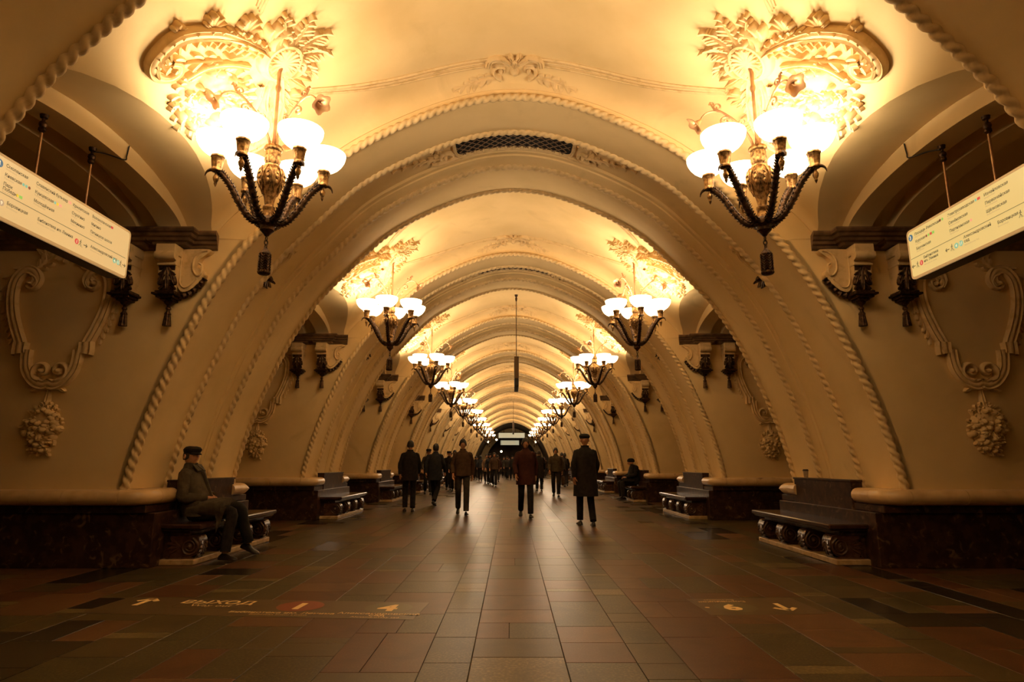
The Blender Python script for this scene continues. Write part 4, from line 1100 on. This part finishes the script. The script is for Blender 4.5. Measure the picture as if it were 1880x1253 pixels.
def figure(J, yaw, hy, hp=0.0, hand=None, coat=None, hem=None, head_s=1.0, shoes_dir=None, wide=1.0, sleeve=.058, leg=(.085, .062, .055)):
    """J: joints in world-like coordinates with the figure standing or sitting on the floor plane"""
    V = {k: Vector(v) for k, v in J.items()}; N, E = [], []
    def n(p, r): N.append((Vector(p), r)); return len(N) - 1
    pv = n(V['pelvis'], .10); sp = n(V['pelvis'].lerp(V['chest'], .5), .095); chs = n(V['chest'], .11); nk = n(V['neck'], .05); hd = n(V['neck'].lerp(V['head'], .55), .048)
    E += [(pv, sp), (sp, chs), (chs, nk), (nk, hd)]
    for s in 'LR':
        sh = n(V['sh' + s], .05); el = n(V['el' + s], .038); wr = n(V['wr' + s], .026); E += [(chs, sh), (sh, el), (el, wr)]
        dd, nn, th = hand[s]; hand_nodes(N, E, wr, V['wr' + s], dd, nn, hand.get('curl', .6), th)
        hp_ = n(V['hip' + s], .075); kn = n(V['kn' + s], .05); an = n(V['an' + s], .035); E += [(pv, hp_), (hp_, kn), (kn, an)]
    P = {}
    body = skin(N, E); body.join(head_mb(V['head'], hy, hp, head_s)); P['body'] = body
    m = MB()
    rows = []
    R = Matrix.Rotation(yaw, 3, 'Z')
    for (c, rx, ry) in coat:
        c = Vector(c); rows.append([c + R @ Vector((rx * math.cos(a), ry * math.sin(a) * (1 + .04 * math.sin(5 * a)), 0)) for a in [2 * PI * i / 20 for i in range(20)]])
    m.grid(rows, cv=True); m.add(rows[0], [tuple(range(20))])
    for s in 'LR':
        pts = spline([V['sh' + s] + (V['chest'] - V['sh' + s]) * .25, V['sh' + s], V['sh' + s].lerp(V['el' + s], .5), V['el' + s], V['el' + s].lerp(V['wr' + s], .5), V['wr' + s]], 4)
        m.tube(pts, lambda t: sleeve * (1.12 - .3 * t) * (1 + .04 * math.sin(t * 37)), 12)
    if hem:
        for q in hem: m.join(q)
    P['coat'] = m
    m = MB()
    for s in 'LR':
        pts = spline([V['hip' + s] + Vector((0, 0, .03)), V['hip' + s], V['hip' + s].lerp(V['kn' + s], .5), V['kn' + s], V['kn' + s].lerp(V['an' + s], .5), V['an' + s] + Vector((0, 0, .01))], 4)
        m.tube(pts, lambda t: (leg[0] + (leg[1] - leg[0]) * min(1, t * 2) if t < .5 else leg[1] + (leg[2] - leg[1]) * (t - .5) * 2) * (1 + .02 * math.sin(t * 50)), 12)
    m.lathe([(0, .13), (.1, .11), (.155, .04), (.15, -.06), (.08, -.11), (0, -.12)], 14, at=tuple(V['pelvis']))
    P['trousers'] = m
    P['shoe'] = []
    for s in 'LR':
        a = V['an' + s]; d = Vector(shoes_dir[s]).normalized(); sd = Vector((0, 0, 1)).cross(d).normalized(); up = d.cross(sd).normalized(); rows = []
        for t, wd, hh, lo in ((-.085, .012, .03, 0), (-.08, .03, .055, 0), (-.04, .036, .085, 0), (.02, .036, .08, 0), (.07, .042, .055, 0), (.12, .045, .045, 0), (.165, .036, .035, 0), (.19, .012, .02, .004)):
            c = a + d * t - up * .085
            rows.append([c + sd * wd * x + up * (lo + hh * z) for x, z in ((-1, 0), (1, 0), (1.02, .35), (.75, .8), (0, 1), (-.75, .8), (-1.02, .35))])
        q = MB(); q.grid(rows, cv=True); q.add(rows[0], [tuple(range(7))]); q.add(rows[-1], [tuple(range(7))]); P['shoe'].append(q)
    return P
def cloth(n, c, v): return mat(n, c, .85, var=v, vscale=14, bump=.3, bscale=90, pos=False, spec=.2)
SKIN = mat('skin', (.50, .26, .14), .55, var=(.42, .20, .11), vscale=20, pos=False); 
K_BLACK = cloth('black_cloth', (.010, .008, .007), (.018, .014, .012)); K_OLIVE = cloth('olive_cloth', (.075, .058, .036), (.05, .038, .024)); K_BROWN = cloth('brown_cloth', (.07, .038, .02), (.05, .027, .014))
K_NAVY = cloth('navy_cloth', (.012, .014, .018), (.02, .02, .022)); K_GREY = cloth('grey_cloth', (.045, .036, .027), (.03, .025, .02)); K_SHOE = mat('shoe_leather', (.012, .008, .006), .35); K_TAN = cloth('tan_cloth', (.16, .10, .05), (.12, .07, .035)); K_RED = cloth('maroon_cloth', (.05, .014, .010), (.035, .01, .008))
K_HAIR = mat('dark_hair', (.015, .010, .007), .6, bump=.5, bscale=160, pos=False); K_SOCK = cloth('sock', (.20, .13, .07), (.16, .1, .05))

def build_fig(P, root, mats, hairm=None):
    P['body'].build('body', SKIN, root, angle=80)
    P['coat'].build('coat', mats[0], root, angle=70); P['trousers'].build('trousers', mats[1], root, angle=70)
    for q in P['shoe']: q.build('shoe', K_SHOE, root, angle=50)
def hair_mb(c, yaw, s=1.0, long=0):
    rows = []
    for i in range(10):
        th = PI * (.62 + .12 * long) * i / 9
        row = []
        for j in range(20):
            a = 2 * PI * j / 20; x = math.sin(th) * math.cos(a); y = math.sin(th) * math.sin(a); z = math.cos(th)
            front = max(0, x) * .9
            zz = max(z, .45 * front - .9 * (1 - front) if front > .3 else -1)
            row.append(Vector((x * .106 - .004, y * .086, zz * .128 + .004)) * s)
        rows.append(row)
    return MB().grid(rows, cv=True).xf(Matrix.Translation(c) @ Matrix.Rotation(yaw, 4, 'Z'))
def cap_mb(c, yaw, pitch=0, s=1.0):
    m = MB(); rows = []
    for r, z, fx in ((.0, .075, .0), (.05, .078, .01), (.09, .068, .012), (.112, .045, .012), (.116, .028, .006), (.108, .008, 0), (.100, -.012, 0)):
        rows.append([Vector((r * math.cos(a) * 1.05 + fx, r * math.sin(a) * .92, z)) for a in [2 * PI * j / 24 for j in range(24)]])
    m.grid(rows, cv=True)
    rows = []
    for t in (0, .35, .7, 1):
        rows.append([Vector(((.095 + .085 * t * math.cos(a * .9)) * math.cos(a), (.088) * math.sin(a) * (1 - .05 * t), -.004 - .022 * t * t)) for a in [-1.15 + 2.3 * j / 12 for j in range(13)]])
    m.grid(rows); m.grid([[p + Vector((0, 0, .008)) for p in r] for r in rows])
    return m.xf(Matrix.Translation(Vector(c) + Vector((0, 0, .045))) @ Matrix.Rotation(yaw, 4, 'Z') @ Matrix.Rotation(pitch, 4, 'Y') @ Matrix.Scale(s, 4))

# seated man in a flat cap, on the left bench; local x = towards the hall
J = dict(pelvis=(.10, 0, .56), chest=(-.03, -.01, .95), neck=(-.09, -.01, 1.12), head=(-.075, -.02, 1.245),
         shL=(-.05, .17, 1.02), elL=(.02, .25, .76), wrL=(.20, .05, .745), shR=(-.05, -.19, 1.02), elR=(-.01, -.27, .745), wrR=(.19, -.085, .735),
         hipL=(.12, .09, .54), knL=(.53, .10, .60), anL=(.66, .16, .17), hipR=(.12, -.10, .54), knR=(.52, -.10, .56), anR=(.53, -.20, .10))
sk = []
rows = []
for t in range(9):
    q = t / 8; x = .02 + .42 * q; z = .60 + .035 * math.sin(q * 2)
    rows.append([Vector((x, .235 * math.cos(a), z - .0 + (.10 * math.sin(a) if math.sin(a) > 0 else (.16 + .02 * q) * math.sin(a) * (.75 if abs(math.cos(a)) < .3 else 1)))) for a in [2 * PI * j / 18 for j in range(18)]])
m = MB(); m.grid(rows, cv=True); m.add(rows[-1], [tuple(range(18))]); sk.append(m)
fl_ = MB(); rows = []   # coat tail hanging over the bench edge beside the near knee
for t in range(7):
    q = t / 6; rows.append([Vector((.30 + .20 * q * (1 - i / 5) + .02 * i, -.21 - .012 * math.sin(i * 1.7), .64 - (.10 + .10 * q) * i / 3.2)) for i in range(6)])
fl_.grid(rows); fl_.grid([[p + Vector((0, .012, 0)) for p in r] for r in rows]); sk.append(fl_)
hand = dict(L=((.55, -.75, -.1), (.2, -.2, -.8), -1), R=((.6, .72, -.05), (.25, .3, -.7), 1), curl=.75)
P = figure(J, 0, -.55, .08, hand=hand, head_s=1.08, coat=[((.08, 0, .52), .19, .23), ((.06, 0, .62), .20, .235), ((.02, 0, .76), .185, .225), ((-.03, -.01, .90), .165, .225), ((-.05, -.01, 1.0), .14, .215), ((-.07, -.01, 1.06), .11, .165), ((-.08, -.01, 1.10), .082, .10), ((-.075, -.01, 1.15), .078, .085), ((-.07, -.01, 1.165), .07, .075)],
           hem=sk, shoes_dir=dict(L=(.92, -.25, -.30), R=(.93, -.35, 0)), sleeve=.070, leg=(.095, .075, .062))
man = thing('person', 'elderly person in flat cap and olive coat seated on the left bench, legs crossed', 'person', (-4.02, 8.13, 0))
build_fig(P, man, [K_OLIVE, K_BLACK])
cap_mb((-.075, -.02, 1.25), -.5, .06, .97).build('flat_cap', K_BLACK, man)
m = MB()
for s, a in (('L', (.64, .16, .24)), ('R', (.53, -.19, .18))):
    m.tube([a, (J['an' + s][0], J['an' + s][1], J['an' + s][2] - .01)], .040, 10)
m.build('sock', K_SOCK, man)
hair_mb((-.082, -.02, 1.243), -.55, 1.0, 0).build('hair', K_GREY, man)
# collar flaps and front placket
m = MB()
for sg in (-1, 1):
    m.add([(-.01, sg * .01 - .01, 1.13), (.01, sg * .11 - .01, 1.13), (.06, sg * .10 - .01, 1.055), (.075, sg * .02 - .01, 1.06), (-.02, sg * .01 - .01, 1.15), (.0, sg * .11 - .01, 1.145), (.07, sg * .10 - .01, 1.065), (.085, sg * .02 - .01, 1.07)], [(0, 1, 2, 3), (4, 5, 6, 7), (0, 1, 5, 4), (1, 2, 6, 5), (2, 3, 7, 6), (3, 0, 4, 7)])
m.tube([(.075, -.01, 1.05), (.14, -.01, .92), (.19, -.01, .80), (.25, -.01, .68)], .014, 6, flat=2)
m.build('coat_collar', K_OLIVE, man)

# seated person in black, on the third right-hand bench
J2 = dict(pelvis=(.08, 0, .56), chest=(.06, 0, .95), neck=(.10, 0, 1.10), head=(.16, 0, 1.20), shL=(.05, .18, 1.03), elL=(.12, .24, .80), wrL=(.36, .08, .72), shR=(.05, -.18, 1.03), elR=(.12, -.24, .80), wrR=(.36, -.08, .72),
          hipL=(.12, .09, .54), knL=(.52, .12, .54), anL=(.50, .13, .10), hipR=(.12, -.09, .54), knR=(.52, -.12, .54), anR=(.46, -.12, .10))
hand2 = dict(L=((.9, -.3, -.2), (0, -.2, -.9), -1), R=((.9, .3, -.2), (0, .2, -.9), 1), curl=.6)
rows = []
for t in range(8):
    q = t / 7; rows.append([Vector((.02 + .50 * q, .23 * math.cos(a), .60 + .11 * math.sin(a))) for a in [2 * PI * j / 16 for j in range(16)]])
m = MB().grid(rows, cv=True)
P2 = figure(J2, 0, -.1, .35, hand=hand2, coat=[((.06, 0, .50), .2, .24), ((.05, 0, .64), .21, .25), ((.04, 0, .82), .20, .24), ((.05, 0, .95), .17, .23), ((.07, 0, 1.04), .13, .17), ((.09, 0, 1.09), .09, .10), ((.11, 0, 1.12), .08, .08)], hem=[m], shoes_dir=dict(L=(1, .1, 0), R=(1, -.1, 0)), sleeve=.07, leg=(.095, .08, .085))
wo = thing('person', 'person in black coat and round dark hat hunched on a right-hand bench', 'person', (4.05, 21.2, 0), PI + .25)
build_fig(P2, wo, [K_BLACK, K_BLACK]); cap = MB().lathe([(0, .10), (.06, .095), (.10, .07), (.122, .03), (.122, -.01), (.10, -.03)], 18, at=(.15, 0, 1.235)); cap.build('round_hat', K_BLACK, wo)
MB().tube([(.02 + .1 * math.cos(a) + .06, .09 * math.sin(a), 1.10 + .03 * math.cos(a)) for a in [2 * PI * i / 14 for i in range(15)]], .028, 8).build('scarf', K_GREY, wo)

# walkers: local +x is the walking direction
def walker_fig(st, coatlen, lean=.02, wide=1.0):
    s = st
    J = dict(pelvis=(0, 0, .93), chest=(lean, 0, 1.30), neck=(lean * 1.3, 0, 1.46), head=(lean * 1.3 + .02, 0, 1.60),
             shL=(lean, .165, 1.365), elL=(-.10 * s, .24, 1.13), wrL=(-.02 - .10 * s, .23, .90), shR=(lean, -.165, 1.365), elR=(.08 * s, -.24, 1.13), wrR=(.10 + .16 * s, -.22, .93),
             hipL=(0, .09, .90), knL=(.16 * s + .03, .095, .50), anL=(.30 * s, .09, .095), hipR=(0, -.09, .90), knR=(-.05 * s + .06, -.095, .50), anR=(-.34 * s, -.09, .14 if s > .6 else .10))
    hand = dict(L=((.1, 0, -1), (.3, -.6, 0), 1), R=((.25, 0, -1), (.3, .6, 0), -1), curl=.45)
    hem = 1.0 - coatlen
    coat = [((0, 0, hem), .16 + .25 * coatlen * .4, .20 + .03 * coatlen), ((0, 0, .98), .155, .195), ((.0, 0, 1.10), .14, .185), ((lean, 0, 1.24), .14, .19), ((lean, 0, 1.34), .125, .18), ((lean, 0, 1.40), .10, .145), ((lean, 0, 1.435), .08, .105), ((lean * 1.2, 0, 1.465), .066, .07), ((lean * 1.2, 0, 1.50), .066, .07)]
    return J, figure(J, 0, 0, 0, hand=hand, coat=[(c, a * wide, b * wide) for c, a, b in coat], shoes_dir=dict(L=(1, .08, .12 if s > .6 else 0), R=(1, -.08, -.35 if s > .6 else 0)), sleeve=.058, leg=(.095, .072, .062))
WT = []
for st, cl, ln, wd in ((1.0, .30, .03, 1.05), (.55, .45, .0, 1.1), (.9, .12, .05, 1.0), (.3, .25, .0, 1.08)):
    J, P = walker_fig(st, cl, ln, wd)
    WT.append((J, {n: P[n].mesh(n, K_BLACK, angle=70) for n in ('body', 'coat', 'trousers')}, [q.mesh('shoe', K_SHOE, angle=50) for q in P['shoe']], hair_mb(J['head'], 0).mesh('hair', K_HAIR, angle=80), hair_mb(J['head'], 0, 1.02, 1).mesh('hair', K_HAIR, angle=80), cap_mb(J['head'], 0).mesh('cap', K_BLACK)))
    WT[-1][1]['body'].materials[0] = SKIN
bagm = MB(); bagm.box(-.15, .15, -.06, .06, 0, .30, .03); bagm.tube(spline([(-.1, 0, .29), (-.06, 0, .42), (.06, 0, .42), (.1, 0, .29)], 6), .009, 6); ME_BAG = bagm.mesh('bag', K_BROWN)
W = [(1077, 966, 1, 95, K_BLACK, K_BLACK, 'cap', 'in long black coat, largest and closest walker to the right'),
     (965, 950, 0, -88, K_RED, K_BLACK, 'hair', 'in maroon coat striding just right of the hall centre'),
     (848, 945, 2, -85, K_BROWN, K_GREY, 'hair', 'in brown jacket and grey trousers left of the hall centre'),
     (750, 940, 3, 100, K_BLACK, K_BLACK, 'hair', 'in black coat nearest to the left piers'),
     (797, 928, 0, 80, K_NAVY, K_BLACK, 'long', 'with long hair in dark navy coat behind the brown jacket'),
     (1021, 912, 2, -95, K_OLIVE, K_BLACK, 'long', 'in olive jacket carrying a brown bag, right of centre'),
     (893, 888, 0, -92, K_TAN, K_BLACK, 'hair', 'in tan jacket and black trousers under the far signs'),
     (990, 902, 1, 90, K_BLACK, K_NAVY, 'hair', 'in black coat walking away beside the olive jacket'),
     (875, 878, 3, 85, K_NAVY, K_BLACK, 'cap', 'in navy coat and cap, small figure just left of the tan jacket'),
     (925, 877, 2, -90, K_GREY, K_BLACK, 'hair', 'small figure in grey jacket near the hall centre line'),
     (944, 872, 0, 90, K_BLACK, K_BLACK, 'hair', 'tiny figure in black seen left of the maroon coat'),
     (1036, 886, 3, -88, K_NAVY, K_BLACK, 'hair', 'in navy coat between the olive jacket and the long black coat'),
     (826, 893, 1, -90, K_BLACK, K_BLACK, 'cap', 'in black coat and cap further down behind the navy coat'),
     (905, 868, 1, 90, K_BLACK, K_NAVY, 'hair', 'tiny far figure in black right of the tan jacket'),
     (972, 868, 3, -90, K_BROWN, K_BLACK, 'long', 'tiny far figure in brown right of the maroon coat'),
     (785, 908, 2, -80, K_GREY, K_NAVY, 'cap', 'in grey jacket and cap by the second left bench'),
     (1002, 872, 0, 90, K_NAVY, K_BLACK, 'hair', 'tiny far figure in navy left of the olive jacket'),
     (800, 899, 0, 85, K_BROWN, K_BLACK, 'long', 'in brown coat walking away close to the left benches'),
     (858, 874, 2, 90, K_BLACK, K_BLACK, 'hair', 'tiny far figure in black leftmost of the distant group')]
rc = random.Random(21)
CN = [(K_BLACK, 'black coat'), (K_NAVY, 'navy coat'), (K_BROWN, 'brown coat'), (K_GREY, 'grey coat'), (K_RED, 'maroon coat')]
HN = {'cap': 'dark cap', 'hair': 'short dark hair', 'long': 'long dark hair'}
CROWD = {}; spots = []; used = set()
while len(spots) < 26:
    D = rc.uniform(26, 66); xx = rc.uniform(-3.0, 3.0); tw = rc.choice([90, -90]); c = rc.choice(CN); h = rc.choice(list(HN)); key = (c[1], h, xx > 0, tw)
    if key in used or any(abs(D - q[1]) < 1.0 and abs(xx - q[0]) < .9 for q in spots): continue
    used.add(key); spots.append((xx, D))
    CROWD[len(W)] = 'far tiny person, %s, %s, walking %s, %s half of hall' % (c[1], HN[h], 'away' if tw > 0 else 'this way', 'right' if xx > 0 else 'left')
    W.append((None, (xx, D), rc.randrange(4), tw + rc.uniform(-8, 8), c[0], K_BLACK, h, None))
wi = -1
for px, py, ti, ang, cm, tm, top, lab in W:
    wi += 1
    if px is None: x, y = py
    else: x, y = ground(px, py); J, ms, sh, h1, h2, cp = WT[ti]
    p = thing('person', 'walking person ' + lab if lab else CROWD[wi], 'person', (x, y, 0), math.radians(ang), 'people walking along the hall' if lab else 'distant crowd')
    for n, mt_ in (('body', SKIN), ('coat', cm), ('trousers', tm)):
        o = ob(n, ms[n], p)
        if n != 'body': o.material_slots[0].link = 'OBJECT'; o.material_slots[0].material = mt_
    for q in sh: ob('shoe', q, p)
    ob('cap' if top == 'cap' else 'hair', cp if top == 'cap' else h2 if top == 'long' else h1, p)
    if lab and 'brown bag' in lab:
        b = tag(ob('shoulder_bag', ME_BAG, None), 'brown bag carried by the walker in the olive jacket', 'bag'); r = math.radians(ang)
        wx, wy = J['wrL'][0] + .01, J['wrL'][1] + .02; b.location = (x + wx * math.cos(r) - wy * math.sin(r), y + wx * math.sin(r) + wy * math.cos(r), J['wrL'][2] - .50); b.rotation_euler = (0, 0, r)
